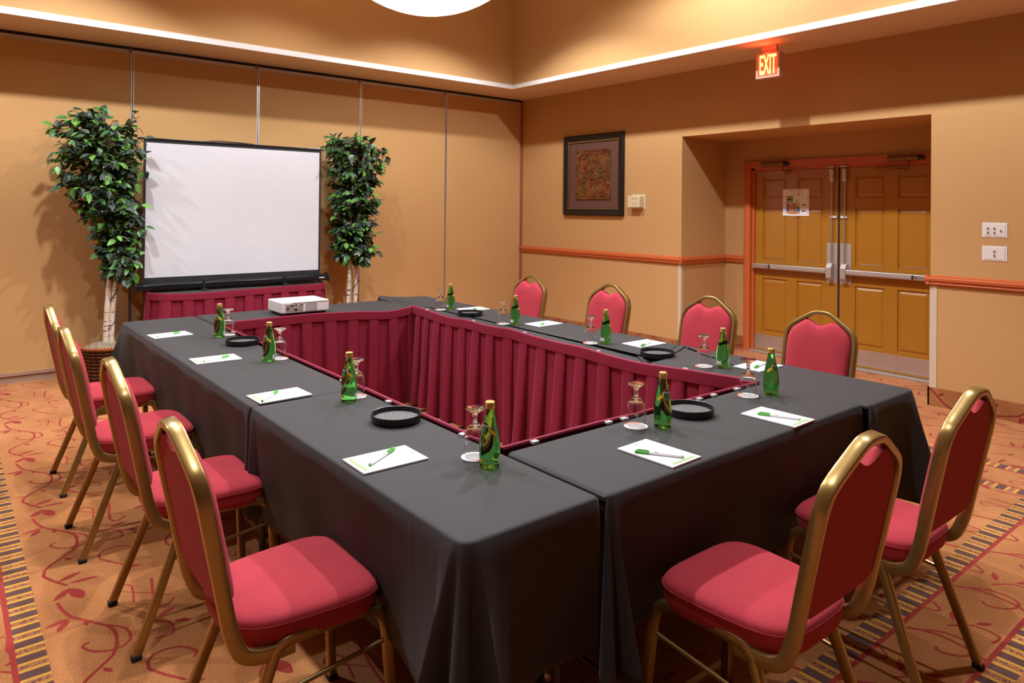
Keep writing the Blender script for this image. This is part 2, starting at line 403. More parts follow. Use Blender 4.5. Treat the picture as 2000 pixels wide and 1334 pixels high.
# chair rail
RP = [(0,RAIL0),(-.020,RAIL0),(-.026,RAIL0+.010),(-.022,RAIL0+.020),(-.022,RAIL0+.026),(-.034,RAIL0+.034),(-.036,RAIL0+.054),(-.030,RAIL0+.062),(-.026,RAIL0+.064),(-.026,RAIL0+.070),(-.012,RAIL1),(0,RAIL1)]
rail = MB().prism(RP, 1, -.03, OP0-.03).build('trim_1', RUST, None, 30); struct(rail, 'rust red chair rail on the right wall')
MB().prism([(OP0+a, z) for a, z in RP], 0, -.034, REC).build('rail_return', RUST, rail, 30)
MB().prism([(REC+a, z) for a, z in RP], 1, OP0-.03, FY0).build('rail_return', RUST, rail, 30)
rail2 = MB().prism(RP, 1, OP1+.03, YF).build('trim_2', RUST, None, 30); struct(rail2, 'rust red chair rail right of the doors')
MB().prism([(OP1-a, z) for a, z in RP], 0, -.03, REC-.1).build('rail_return', RUST, rail2, 30)
struct(MB().box(-.006, 0, -.035, -.002, 0, H).build('trim_3', RUST), 'rust red jamb strip in the corner')
struct(MB().box(-.004, 0, OP0+.035, OP0, BASE, RAIL0).box(-.004, .035, OP0-.003, OP0, BASE, RAIL0).build('trim_4', BEIGE), 'beige corner guard at the left of the recess')
struct(MB().box(-.004, 0, OP1-.05, OP1, BASE, RAIL0).box(-.004, .05, OP1, OP1+.003, BASE, RAIL0).build('trim_5', BEIGE), 'beige corner guard at the right of the recess')
# door frame
FW = .075
fr = MB(); fx0, fx1 = REC-.025, REC+.12
for a, b in ((FY0, FY0-FW), (FY1, FY1+FW)): fr.box(fx0, fx1, a, b, 0, FZ)
fr.box(fx0, fx1, FY0-FW, FY1+FW, FZ-FW, FZ)
fr.box(REC+.01, fx1, FY0-FW, FY0-FW-.03, 0, FZ-FW); fr.box(REC+.01, fx1, FY1+FW, FY1+FW+.03, 0, FZ-FW); fr.box(REC+.01, fx1, FY0-FW, FY1+FW, FZ-FW-.025, FZ-FW)
dfr = struct(fr.build('trim_6', RUST), 'rust red steel door frame')
MB().box(REC-.05, REC+.12, FY0-FW, FY1+FW, 0, .012).box(REC-.02, REC+.12, FY0-FW, FY1+FW, 0, .02).build('threshold', STEEL, dfr)
# doors
DX = REC+.035; MID = -4.012; DZ0, DZ1 = .022, 2.0
def make_door(name, ya, yb, label, mirror):
    # ya = hinge side, yb = meeting side; panel layout by column
    d = struct(MB().box(DX+.012, DX+.05, min(ya,yb)+.002, max(ya,yb)-.002, DZ0, DZ1).build(name, DOORP), label)
    sg = 1 if yb > ya else -1; W = abs(yb-ya)
    cols = ((.125,.405),(.525,.805)) if not mirror else ((.125,.40),(.52,.80))
    rows = ((.225,.815),(1.01,1.585),(1.695,1.915))
    st = MB()
    def Y(t): return ya+sg*t
    # stiles and rails proud of the recessed field
    st.box(DX, DX+.014, Y(0.003), Y(cols[0][0]), DZ0, DZ1); st.box(DX, DX+.014, Y(cols[0][1]), Y(cols[1][0]), DZ0, DZ1); st.box(DX, DX+.014, Y(cols[1][1]), Y(W-.003), DZ0, DZ1)
    for c in cols:
        zs = [DZ0]+[z for r in rows for z in r]+[DZ1]
        for k in range(0, len(zs), 2): st.box(DX, DX+.014, Y(c[0]), Y(c[1]), zs[k], zs[k+1])
    st.build('stile_frame', DOORP, d, None, .002, 1)
    for c in cols:
        for r in rows:
            y0, y1 = sorted((Y(c[0]), Y(c[1]))); z0, z1 = r; b = .012; e = .034
            vs = [(DX+.013,y0,z0),(DX+.013,y1,z0),(DX+.013,y1,z1),(DX+.013,y0,z1)]
            vs += [(DX+.013,y0+b,z0+b),(DX+.013,y1-b,z0+b),(DX+.013,y1-b,z1-b),(DX+.013,y0+b,z1-b)]
            vs += [(DX+.003,y0+e,z0+e),(DX+.003,y1-e,z0+e),(DX+.003,y1-e,z1-e),(DX+.003,y0+e,z1-e)]
            fs = [(8,9,10,11)]
            for k in range(4):
                k2 = (k+1)%4; fs += [(k,k2,4+k2,4+k),(4+k,4+k2,8+k2,8+k)]
            MB().add(vs, fs).build('panel', DOORP, d)
    kp = MB().box(DX-.002, DX, Y(.02), Y(W-.02), .04, .195).build('kick_plate', STEEL, d, None, .0008, 1)
    sc = MB()
    for t in (.04,.2,.4,.6,.8,W-.05):
        for z in (.055,.18): sc.lathe([(0,-.0),(.006,0)], 8, (0,0,0)) if False else sc.box(DX-.004, DX-.002, Y(t)-.004, Y(t)+.004, z-.004, z+.004)
    sc.build('screw_heads', KNOB, kp)
    # exit device
    pl = MB().box(DX-.003, DX, Y(W-.125), Y(W-.015), .825, 1.235).build('escutcheon', DULLSIL, d, None, .001, 1)
    case = MB().prism([(.845,DX-.012),(.845,DX-.05),(.88,DX-.075),(.99,DX-.075),(1.03,DX-.04),(1.03,DX-.012)], 1, Y(W-.10), Y(W-.045))
    case.v = [(p[2], p[1], p[0]) if False else p for p in case.v]
    cv = MB()
    ys = sorted((Y(W-.10), Y(W-.045)))
    poly = [(DX-.003,.845),(DX-.05,.85),(DX-.075,.885),(DX-.075,.99),(DX-.045,1.03),(DX-.003,1.03)]
    cv.prism(poly, 1, ys[0], ys[1]); cv.build('latch_case', DULLSIL, d, None, .003, 2)
    pb = MB().box(DX-.07, DX-.028, Y(.03), Y(W-.10), .925, .975).build('push_bar', SILVER, d, None, .004, 2)
    MB().box(DX-.073, DX-.068, Y(.25), Y(W-.11), .936, .962).build('push_pad', DULLSIL, pb, None, .001, 1)
    MB().box(DX-.075, DX-.03, Y(.235), Y(.25), .93, .972).build('bar_joint', BLACKP, pb)
    MB().box(DX-.03, DX, Y(.03), Y(.08), .93, .97).build('bar_bracket', DULLSIL, pb)
    MB().tube([(DX-.072, Y(.21), .95), (DX-.076, Y(.21), .95)], .009, 10).build('lock_cylinder', KNOB, pb, 40)
    MB().tube([(DX-.022, Y(W-.065), 1.02), (DX-.022, Y(W-.065), 1.87)], .0075, 10).build('rod', SILVER, d, 40)
    MB().prism([(DX-.003,1.855),(DX-.028,1.86),(DX-.040,1.88),(DX-.040,1.99),(DX-.003,1.99)], 1, Y(W-.085), Y(W-.045)).build('top_latch', DULLSIL, d, None, .002, 1)
    MB().box(DX-.018, DX, Y(W-.085), Y(W-.02), 1.488, 1.512).build('rod_guide', PLATE, d, None, .002, 1)
    MB().box(DX-.05, DX+.0, Y(W-.10), Y(W-.03), 2.003, 2.018).build('strike', DULLSIL, d)
    # closer
    cy = .15 if not mirror else .19
    cl = MB().tube([(DX-.085, Y(cy), 2.062), (DX-.085, Y(cy+.27), 2.062)], .028, 14).build('closer_body', BRONZE, d, 40)
    MB().box(DX-.09, DX-.055, Y(cy+.02), Y(cy+.25), 2.04, 2.085).build('closer_bracket', BRONZE, cl, None, .004, 1)
    MB().tube([(DX-.085, Y(cy-.045 if mirror else cy+.27), 2.062), (DX-.085, Y(cy if mirror else cy+.31), 2.062)], .022, 12).build('closer_cap', BLACKM, cl, 40)
    hy = cy+.09 if mirror else cy+.25
    MB().tube([(DX-.085, Y(hy), 2.03), (DX-.085, Y(hy), 1.985)], .010, 8).build('closer_spindle', BRONZE, cl, 40)
    MB().tube([(DX-.085, Y(hy), 2.105), (DX-.085, Y(hy), 2.08)], .012, 8).build('closer_valve', KNOB, cl, 40)
    MB().tube([(DX-.085, Y(hy), 1.99), (DX-.07, Y(hy+.30 if mirror else hy+.09), 1.975)], .008, 6).build('closer_arm', BRONZE, cl, 40)
    MB().tube([(DX-.07, Y(hy+.30 if mirror else hy+.09), 1.985), (DX-.01, Y(hy+.02 if mirror else hy-.02), 1.96)], .006, 6).build('closer_arm', BRONZE, cl, 40)
    return d
d1 = make_door('door_1', FY0-FW, MID, 'left leaf of the ochre six-panel double doors', False)
d2 = make_door('door_2', FY1+FW, MID, 'right leaf of the ochre six-panel double doors', True)
MB().box(DX-.006, DX+.045, MID-.008, MID+.008, DZ0, DZ1).build('meeting_gasket', mat('gasket_dark', (.006,.012,.012), .6), d1)
MB().tube([(DX-.004, -3.548, 1.485), (DX+.002, -3.548, 1.485)], .011, 12).build('door_viewer', KNOB, d1, 40)
# ------------------------------------------------------------------ wall things
def decal(y0, y1, z0, z1, x, mt, name, parent, dep=.0006):
    return MB().box(x-dep, x, y0, y1, z0, z1).build(name, mt, parent)
XP = DX-.001
po = MB().box(XP-.0012, XP, -3.400, -3.694, 1.507, 1.792).build('floor_plan_poster', PAPER)
tag(po, 'printed floor plan sheet with coloured rooms taped on left door', 'poster')
PX = XP-.0012
def pp(u, v): return (-3.400-.294*u, 1.792-.285*v)
def pr(u0, v0, u1, v1, mt, nm='printed_room'):
    a, b = pp(u0, v0), pp(u1, v1); decal(a[0], b[0], a[1], b[1], PX, mt, nm, po)
INK_B = mat('ink_blue', (.20,.22,.55), .6); INK_O = mat('ink_orange', (.80,.36,.13), .6); INK_G = mat('ink_green', (.30,.36,.10), .6); INK_R = mat('ink_red', (.75,.12,.12), .6)
INK_S = mat('ink_salmon', (.85,.25,.16), .6); INK_K = mat('ink_black', (.03,.03,.03), .6); INK_E = mat('ink_grey', (.45,.43,.42), .6)
pr(.14,.255,.40,.485,INK_G); pr(.145,.54,.26,.865,INK_B); pr(.27,.54,.39,.865,INK_S); pr(.395,.54,.525,.865,INK_G); pr(.53,.54,.655,.645,INK_O); pr(.53,.65,.655,.865,INK_B); pr(.145,.87,.655,.94,INK_O)
pr(.15,.49,.65,.525,mat('ink_pale_blue',(.45,.5,.75),.6))
for a in ((.44,.105,.75,.115),(.44,.105,.45,.26),(.74,.105,.75,.38),(.69,.56,.70,.685),(.70,.68,.93,.69),(.92,.48,.93,.69),(.66,.94,.92,.95),(.91,.75,.92,.94),(.70,.47,.80,.48)): pr(*a, INK_E, 'printed_line')
for a in ((.55,.11,.63,.14),(.03,.285,.10,.305),(.08,.64,.14,.655),(.08,.77,.14,.785),(.06,.895,.14,.905),(.90,.32,.97,.34),(.89,.40,.98,.42),(.86,.645,.93,.66),(.08,.50,.12,.56)): pr(*a, INK_R, 'printed_mark')
for a in ((.55,.19,.65,.225),(.20,.365,.32,.405),(.50,.41,.62,.43),(.75,.57,.87,.62),(.73,.795,.86,.84),(.185,.68,.205,.76),(.32,.66,.335,.78),(.45,.66,.465,.78),(.585,.72,.60,.80),(.27,.895,.53,.915)): pr(*a, INK_K, 'printed_text')
tt = link('printed_title', text_mesh('Meeting/Banquet Facilities', .0155, INK_K), po); tt.location = (PX-.0004, -3.547, 1.780); tt.rotation_euler = (PI/2, 0, -PI/2)
# framed relief picture
pc = thing('framed_picture', 'dark framed embossed copper relief picture with beaded gold inner edge', 'picture', (0, -1.379, 1.978))
PWd, PHt = 1.012, 1.0; fwid = .082
def frame_ring(w0, h0, w1, h1, x0, x1):
    mb = MB()
    vs = []
    for (w_, h_, x_) in ((w0,h0,0),(w0,h0,x0),(w1,h1,x1),(w1,h1,0)):
        vs += [(x_,-w_/2,-h_/2),(x_,w_/2,-h_/2),(x_,w_/2,h_/2),(x_,-w_/2,h_/2)]
    fs = []
    for r_ in range(3):
        for k in range(4):
            k2 = (k+1)%4; fs.append((r_*4+k, r_*4+k2, r_*4+4+k2, r_*4+4+k))
    mb.add(vs, fs); return mb
frame_ring(PWd, PHt, PWd-.03, PHt-.03, -.020, -.040).build('frame', FRAMEW, pc)
frame_ring(PWd-.028, PHt-.028, PWd-2*fwid, PHt-2*fwid, -.046, -.026).build('frame_inner', FRAMEW, pc)
bd = MB(); iw, ih = PWd-2*fwid-.006, PHt-2*fwid-.006
def bead(y, z):
    bd.add([(-.036,y,z),(-.026,y-.006,z-.006),(-.026,y+.006,z-.006),(-.026,y+.006,z+.006),(-.026,y-.006,z+.006)], [(0,1,2),(0,2,3),(0,3,4),(0,4,1)])
nb = 56
for k in range(nb+1):
    q = -iw/2+iw*k/nb
    for s_ in (-1, 1): bead(q, s_*ih/2); bead(s_*iw/2, q)
bo = bd.build('bead_edge', BEADG, pc)
MB().box(-.012, -.002, -iw/2, iw/2, -ih/2, ih/2).build('mat_board', MATB, pc)
ARTM, at_, ap = nt('copper_relief'); aco = objco(at_)
n1 = noise(at_, aco, 9, 4, .6); n2 = noise(at_, aco, 14, 3)
ac = mixc(at_, M(at_, 'MULTIPLY_ADD', n1, 3, -1, clamp=True), (.10,.06,.022), (.30,.13,.035)); ac = mixc(at_, M(at_, 'MULTIPLY_ADD', n2, 5, -2.3, clamp=True), ac, (.17,.025,.014))
at_.links.new(ac, ap.inputs['Base Color']); ap.inputs['Roughness'].default_value = .38; ap.inputs['Metallic'].default_value = .45; bump(at_, ap, n1, .5, .01)
aw, ah = .60, .62
MB().box(-.020, -.010, -aw/2, aw/2, -ah/2, ah/2).build('relief_panel', ARTM, pc, None, .004, 1)
rl = MB()
def arc(cy_, cz_, r_, a0, a1, tr):
    pts = [(-.021, cy_+r_*math.cos(math.radians(a0+(a1-a0)*k/14)), cz_+r_*math.sin(math.radians(a0+(a1-a0)*k/14))) for k in range(15)]
    rl.tube(pts, tr, 6, False, (1,0,0))
for sy_ in (-1, 1):
    for sz_ in (-1, 1):
        arc(sy_*.14, sz_*.145, .12, 30, 330, .009); arc(sy_*.14, sz_*.145, .065, -120, 160, .008); arc(sy_*.02, sz_*.02, .06, 0, 90, .008)
        arc(sy_*.24, sz_*.25, .035, 0, 360, .007)
arc(0, 0, .055, 0, 360, .01)
for e in ((-.285,-.295,.285,-.295),(-.285,.295,.285,.295),(-.285,-.295,-.285,.295),(.285,-.295,.285,.295)): rl.tube([(-.021,e[0],e[1]),(-.021,e[2],e[3])], .006, 6, False, (1,0,0))
rl.build('relief_scrolls', ARTM, pc, 40)
# thermostat cover
th = thing('thermostat', 'almond thermostat box with screw holes right of the framed picture', 'thermostat', (0, -2.09, 1.645))
MB().box(-.006, 0, -.115, .085, -.085, .085).build('back_plate', ALMOND, th, None, .002, 1)
MB().box(-.075, -.006, -.09, .095, -.065, .068).build('cover', ALMOND, th, None, .006, 2)
for a, b in ((-.03,.035),(.01,.035),(-.03,-.02),(.01,-.02)): MB().box(-.0765, -.075, a-.004, a+.004, b-.006, b+.006).build('screw_hole', KNOB, th)
# wall plates
def wplate(name, label, z, knobs):
    o = thing(name, label, 'wall plate', (0, -5.617, z))
    MB().box(-.004, 0, -.083, .083, -.057, .057).build('plate', PLATE, o, None, .0015, 1)
    MB().box(-.007, -.004, -.069, .069, -.046, .046).build('raised_panel', PLATE, o, None, .001, 1)
    for (a, b) in knobs: MB().lathe([(0,.012),(.004,.012),(.006,.009),(.0065,0)], 12).build('knob', KNOB, o, 40).matrix_local = Matrix.Translation((-.007, a, b)) @ Matrix.Rotation(-PI/2, 4, 'Y')
    return o
wplate('switch_plate', 'upper white wall plate with five small knobs right of doors', 1.424, [(.042,.014),(.042,-.018),(.0,.014),(.0,-.018),(-.042,-.003)])
wplate('switch_plate', 'lower white wall plate with two small knobs right of doors', 1.246, [(.0,.018),(.0,-.014)])
# exit sign
ex = thing('exit_sign', 'glowing red EXIT sign box hanging under the soffit', 'exit sign', (-.45, -3.985, 2.868))
EXW, EXH = .232, .226
SIGNB = mat('sign_housing', (.62,.42,.33), .5, 0, .03)
MB().box(.0, .06, -EXW/2, EXW/2, -EXH/2, EXH/2).build('housing', SIGNB, ex, None, .003, 1)
frame_ring(EXW, EXH, EXW-.035, EXH-.035, -.008, -.008).build('bezel', SIGNB, ex)
MB().box(-.004, 0, -.098, .098, -.096, .096).build('red_lens', emis('exit_red', (1.0,.075,.02), 1.3), ex)
et = link('exit_letters', text_mesh('EXIT', .145, emis('exit_letters_glow', (1.0,.62,.16), 2.6), .0008, bold=.0035), ex)
et.rotation_euler = (PI/2, 0, -PI/2); et.location = (-.0052, 0, 0); et.scale = (.56, 1.72, 1)
MB().box(.015, .045, -.075, .075, EXH/2, H-2.868).build('canopy', SIGNB, ex, None, .003, 1)
xl = bpy.data.lights.new('exit_glow', 'AREA'); xl.energy = 1.7; xl.color = (1, .06, .02); xl.shape = 'RECTANGLE'; xl.size = .19; xl.size_y = .03
xo = bpy.data.objects.new('exit_glow', xl); COL.objects.link(xo); xo.location = (-.462, -3.985, 2.955); xo.rotation_euler = (math.radians(180), math.radians(-35), 0)
# pendant bowl
pb_ = thing('pendant_bowl', 'large glowing alabaster bowl pendant at the top edge', 'pendant lamp', (-3.80, -3.58, 2.812))
BOWLM, bt, bp_ = nt('alabaster_glow'); bn = noise(bt, objco(bt), 6, 4)
bp_.inputs['Base Color'].default_value = (.85,.7,.5,1)
bt.links.new(mixc(bt, bn, (1,.86,.66), (1,.95,.85)), bp_.inputs['Emission Color']); bp_.inputs['Emission Strength'].default_value = BOWL_POWER
prof = [(0,.0)]+[(.78*math.sin(a), .78*(1-math.cos(a))) for a in [math.radians(q) for q in (5,10,15,20,25,30,35)]]
prof += [(r_-.012, z_+.004) for r_, z_ in reversed(prof[1:])]+[(0,.012)]
MB().lathe(prof, 48).build('bowl', BOWLM, pb_, 40)
for k in range(3):
    a = 2*PI*k/3+.4
    bl = bpy.data.lights.new('bowl_bulb', 'POINT'); bl.energy = 15; bl.color = (1, .80, .58); bl.shadow_soft_size = .04
    bo_ = bpy.data.objects.new('bowl_bulb', bl); COL.objects.link(bo_); bo_.parent = pb_; bo_.location = (.16*math.cos(a), .16*math.sin(a), .075)
for k in range(3):
    a = 2*PI*k/3; MB().tube([(.435*math.cos(a),.435*math.sin(a),.14),(.02*math.cos(a),.02*math.sin(a),.9)], .006, 6).build('hanger', BRONZE, pb_)
MB().tube([(0,0,.88),(0,0,CEIL-2.812)], .012, 8).build('stem', BRONZE, pb_)
MB().lathe([(0,0),(.08,0),(.07,-.05),(0,-.06)], 20, (0,0,CEIL-2.812)).build('canopy', BRONZE, pb_, 40)
# ------------------------------------------------------------------ tables, cloths, skirts
LEGM = mat('table_leg_steel', (.05,.05,.05), .4, .6)
PLYW = mat('laminate_top', (.03,.028,.026), .6, 0, .1, 8)
def table(label, x0, x1, y0, y1):
    t_ = thing('folding_table', label, 'table', ((x0+x1)/2, (y0+y1)/2, 0))
    w_, d_ = (x1-x0)/2-.012, (y1-y0)/2-.012
    MB().box(-w_, w_, -d_, d_, .700, .728).build('tabletop', PLYW, t_, None, .004, 1)
    for sx in (-1, 1):
        for sy in (-1, 1):
            MB().tube([(sx*(w_-.06), sy*(d_-.06), .700), (sx*(w_-.06), sy*(d_-.06), 0)], .013, 8).build('leg', LEGM, t_, 40)
    if w_ > d_:
        for sx in (-1, 1): MB().tube([(sx*(w_-.06), -(d_-.06), .2), (sx*(w_-.06), d_-.06, .2)], .01, 8).build('stretcher', LEGM, t_, 40)
    else:
        for sy in (-1, 1): MB().tube([(-(w_-.06), sy*(d_-.06), .2), (w_-.06, sy*(d_-.06), .2)], .01, 8).build('stretcher', LEGM, t_, 40)
    return t_
table('cloth covered table at far end of left row', -5.26, -4.82, -4.655, -2.13)
table('cloth covered table at near end of left row', -5.26, -4.82, -6.10, -4.665)
table('cloth covered table closest to camera, joining both rows', -4.785, -3.27, -6.11, -5.69)
table('cloth covered table at near end of right row', -3.25, -2.84, -6.14, -4.95)
table('cloth covered table at far end of right row', -3.25, -2.84, -4.93, -2.07)
table('cloth covered table under the projector', -4.77, -3.29, -2.53, -2.09)
table('skirted table carrying the projection screen', -4.73, -3.16, -.70, -.26)

def cloth(label, edges, seed, corner_fold=None, z=T):
    """edges: list of (polyline points, drop); consecutive, counter-clockwise seen from above."""
    rnd = random.Random(seed); B = []
    n = len(edges)
    segs = []
    for pts, drop in edges:
        segs.append(([Vector((p[0], p[1], p[2] if len(p) > 2 else z)) for p in pts], drop))
    for i, (pts, drop) in enumerate(segs):
        prev = segs[i-1]; nxt = segs[(i+1)%n]
        r_in = .045 if (prev[1] > .1 and drop > .1) else .02
        r_out = .045 if (nxt[1] > .1 and drop > .1) else .02
        # corner arc at start
        P0 = pts[0]; d_in = (prev[0][-1]-prev[0][-2]).normalized(); d_out = (pts[1]-pts[0]).normalized()
        a = P0-d_in*r_in; b = P0+d_out*r_in
        big = prev[1] > .1 and drop > .1
        cf = (corner_fold or {}).get(i)
        nn = 22 if (big or cf) else 5
        for k in range(nn+1):
            t = k/nn; q = a*(1-t)**2+P0*2*t*(1-t)+b*t*t
            tg = ((P0-a)*(1-t)+(b-P0)*t).normalized()
            dr = drop if t > (.5 if not (cf and not big) else .3) else prev[1]
            fold = (corner_fold or {}).get(i, 1.0 if big else 0.0)
            n1_ = Vector((d_in.y, -d_in.x, 0)).normalized(); n2_ = Vector((d_out.y, -d_out.x, 0)).normalized()
            B.append([q, Vector((tg.y, -tg.x, 0)), dr, fold, (t-.5), P0-(n1_+n2_)*.075/(1+n1_.dot(n2_))])
        # straight part
        L = sum((pts[k+1]-pts[k]).length for k in range(len(pts)-1)); acc = 0
        for k in range(len(pts)-1):
            l = (pts[k+1]-pts[k]).length; m_ = max(1, int(l/.025))
            tg = (pts[k+1]-pts[k]).normalized()
            for j in range(m_):
                s_ = acc+l*j/m_
                if s_ < r_in+.008 or s_ > L-r_out-.008: continue
                q = pts[k].lerp(pts[k+1], j/m_)
                nq = Vector((tg.y, -tg.x, 0)).normalized()
                sa, sb_ = min(max(s_, .075), L-.075)-s_, 0
                B.append([q, nq, drop, None, (s_, L, i), q-nq*.075+tg*sa])
            acc += l
    ph = [rnd.uniform(0, 6.28) for _ in range(8)]
    NR = 12; rings = []
    def ring(f): return [f(b) for b in B]
    rings.append(ring(lambda b: Vector((b[5].x, b[5].y, z))))
    rings.append(ring(lambda b: b[0]-b[1]*.014))
    rings.append(ring(lambda b: b[0]-b[1]*.005+Vector((0,0,-.002))))
    rings.append(ring(lambda b: b[0]+Vector((0,0,-.007))))
    for v in range(1, NR+1):
        t = v/NR
        def f(b):
            q, nv, dr, fold, info, _ins = b
            if fold is not None:
                off = .004+fold*(.03*t+.11*t**1.15*(.5+.5*math.cos(info*2*PI*2.0))) + .012*t
                zz = dr*t*(1+.18*fold) if dr > .1 else dr*t
                if dr < .1: off = .002
            else:
                s_, L, i = info
                if dr < .1: off = .002
                else:
                    e0, e1 = s_, L-s_
                    off = .006-.045*t+t*(.010*math.sin(s_*7.3+ph[i])+.008*math.sin(s_*17+ph[(i+1)%8]))
                    pf = segs[i-1][1] > .1; nf = segs[(i+1)%n][1] > .1
                    for e, on in ((e0, pf), (e1, nf)):
                        if on: off += .10*t*math.exp(-(e/.16)**2)
                zz = dr*t
                if dr > .1:
                    for e, on in ((s_, segs[i-1][1] > .1), (L-s_, segs[(i+1)%n][1] > .1)):
                        if on: zz *= 1+.15*math.exp(-(e/.16)**2)
            return Vector((q.x+nv.x*off, q.y+nv.y*off, q.z-.007-zz))
        rings.append(ring(f))
    mb = MB(); k = len(B)
    for r_ in rings: mb.v += [tuple(p) for p in r_]
    for a in range(len(rings)-1):
        for j in range(k):
            j2 = (j+1)%k; mb.f.append((a*k+j, a*k+j2, (a+1)*k+j2, (a+1)*k+j))
    mb.f.append(tuple(range(k)))
    o = mb.build('tablecloth', CLOTH, None, 50)
    md = o.modifiers.new('thickness', 'SOLIDIFY'); md.thickness = .0015; md.offset = -1
    return tag(o, label, 'tablecloth', 'black tablecloths')
BACKP = [(-4.78,-2.545,.76),(-4.618,-2.545,.762),(-4.438,-2.533,.762),(-4.278,-2.52,.762),(-4.049,-2.525,.762),(-3.757,-2.586,.758),(-3.51,-2.60,.742),(-3.364,-2.60,.755),(-3.269,-2.582,.762)]
RIGHTP = [(-3.269,-2.582,.765),(-3.303,-2.805,.765),(-3.335,-3.048,.762),(-3.335,-3.23,.754),(-3.335,-3.427,.763),(-3.335,-3.613,.757),(-3.335,-3.777,.759),(-3.325,-3.887,.763),(-3.335,-4.115,.757),(-3.335,-4.35,.751),(-3.335,-4.567,.753),(-3.335,-4.805,.742),(-3.335,-4.987,.74),(-3.335,-5.157,.749),(-3.335,-5.315,.760),(-3.319,-5.452,.763),(-3.292,-5.562,.763),(-3.285,-5.66,.763)]
HEM = .42
cloth('black cloth over far table of left row', [([(-5.27,-2.12),(-5.27,-4.657)],HEM),([(-5.27,-4.657),(-4.805,-4.657)],.012),([(-4.805,-4.657),(-4.805,-2.12)],.012),([(-4.805,-2.12),(-5.27,-2.12)],HEM)], 1)
cloth('black cloth over near table of left row with hanging front corner', [([(-5.27,-4.664),(-5.27,-6.11)],HEM),([(-5.27,-6.11),(-4.81,-6.11)],HEM),([(-4.81,-6.11),(-4.81,-4.664)],.012),([(-4.81,-4.664),(-5.27,-4.664)],.012)], 2, {1: 1.0})
cloth('black cloth over near table between the rows', [([(-4.79,-6.12),(-3.272,-6.12)],HEM),([(-3.272,-6.12),(-3.272,-5.675)],.012),([(-3.272,-5.675),(-4.79,-5.675)],.012),([(-4.79,-5.675),(-4.79,-6.12)],.012)], 3, {0: .75})
inner_near = [(x, y, z-.004) for x, y, z in RIGHTP if y < -5.0]
cloth('black cloth over near table of right row', [([(-3.268,-6.15),(-2.83,-6.15)],HEM),([(-2.83,-6.15),(-2.83,-4.86)],HEM),([(-2.83,-4.86),(-3.335,-5.03,.738)],.008),([(-3.335,-5.03,.738)]+inner_near+[(-3.268,-5.69)],.012),([(-3.268,-5.69),(-3.268,-6.15)],.012)], 4, {0: .7, 1: 1.0})
inner_far = [(x, y, z-.004) for x, y, z in RIGHTP if y > -5.0]
cloth('black cloth over far table of right row with rumpled far corner', [([(-3.335,-5.022,.738),(-2.83,-4.852)],.008),([(-2.83,-4.852),(-2.83,-2.05)],HEM),([(-2.83,-2.05),(-3.0,-2.02),(-3.14,-1.98,.768),(-3.26,-1.97,.785)],.10),([(-3.26,-1.97,.785),(-3.30,-2.10,.778),(-3.285,-2.3,.764),(-3.269,-2.5,.762)]+inner_far+[(-3.335,-5.022,.738)],.012)], 5)
cloth('black cloth over the projector table', [([(x, y, z-.004) for x, y, z in BACKP],.012),([(-3.269,-2.582,.758),(-3.275,-2.08,.758)],.012),([(-3.275,-2.08,.758),(-4.78,-2.08,.758)],.3),([(-4.78,-2.08,.758),(-4.78,-2.545,.756)],.012)], 6, None, .758)
SCRP = [(-4.775,-.40,.768),(-4.760,-.56,.768),(-4.70,-.665,.765),(-4.567,-.705,.760),(-4.40,-.715,.756),(-4.242,-.715,.757),(-4.0,-.71,.762),(-3.759,-.70,.766),(-3.5,-.695,.768),(-3.306,-.69,.768),(-3.185,-.665,.768),(-3.14,-.56,.768),(-3.135,-.40,.768)]
cloth('black cloth on the table under the projection screen', [([(x*1.0, y, z-.004) for x, y, z in SCRP],.012),([(-3.135,-.40,.764),(-3.135,-.24,.764)],.012),([(-3.135,-.24,.764),(-4.775,-.24,.764)],.02),([(-4.775,-.24,.764),(-4.775,-.40,.764)],.012)], 7, None, .764)

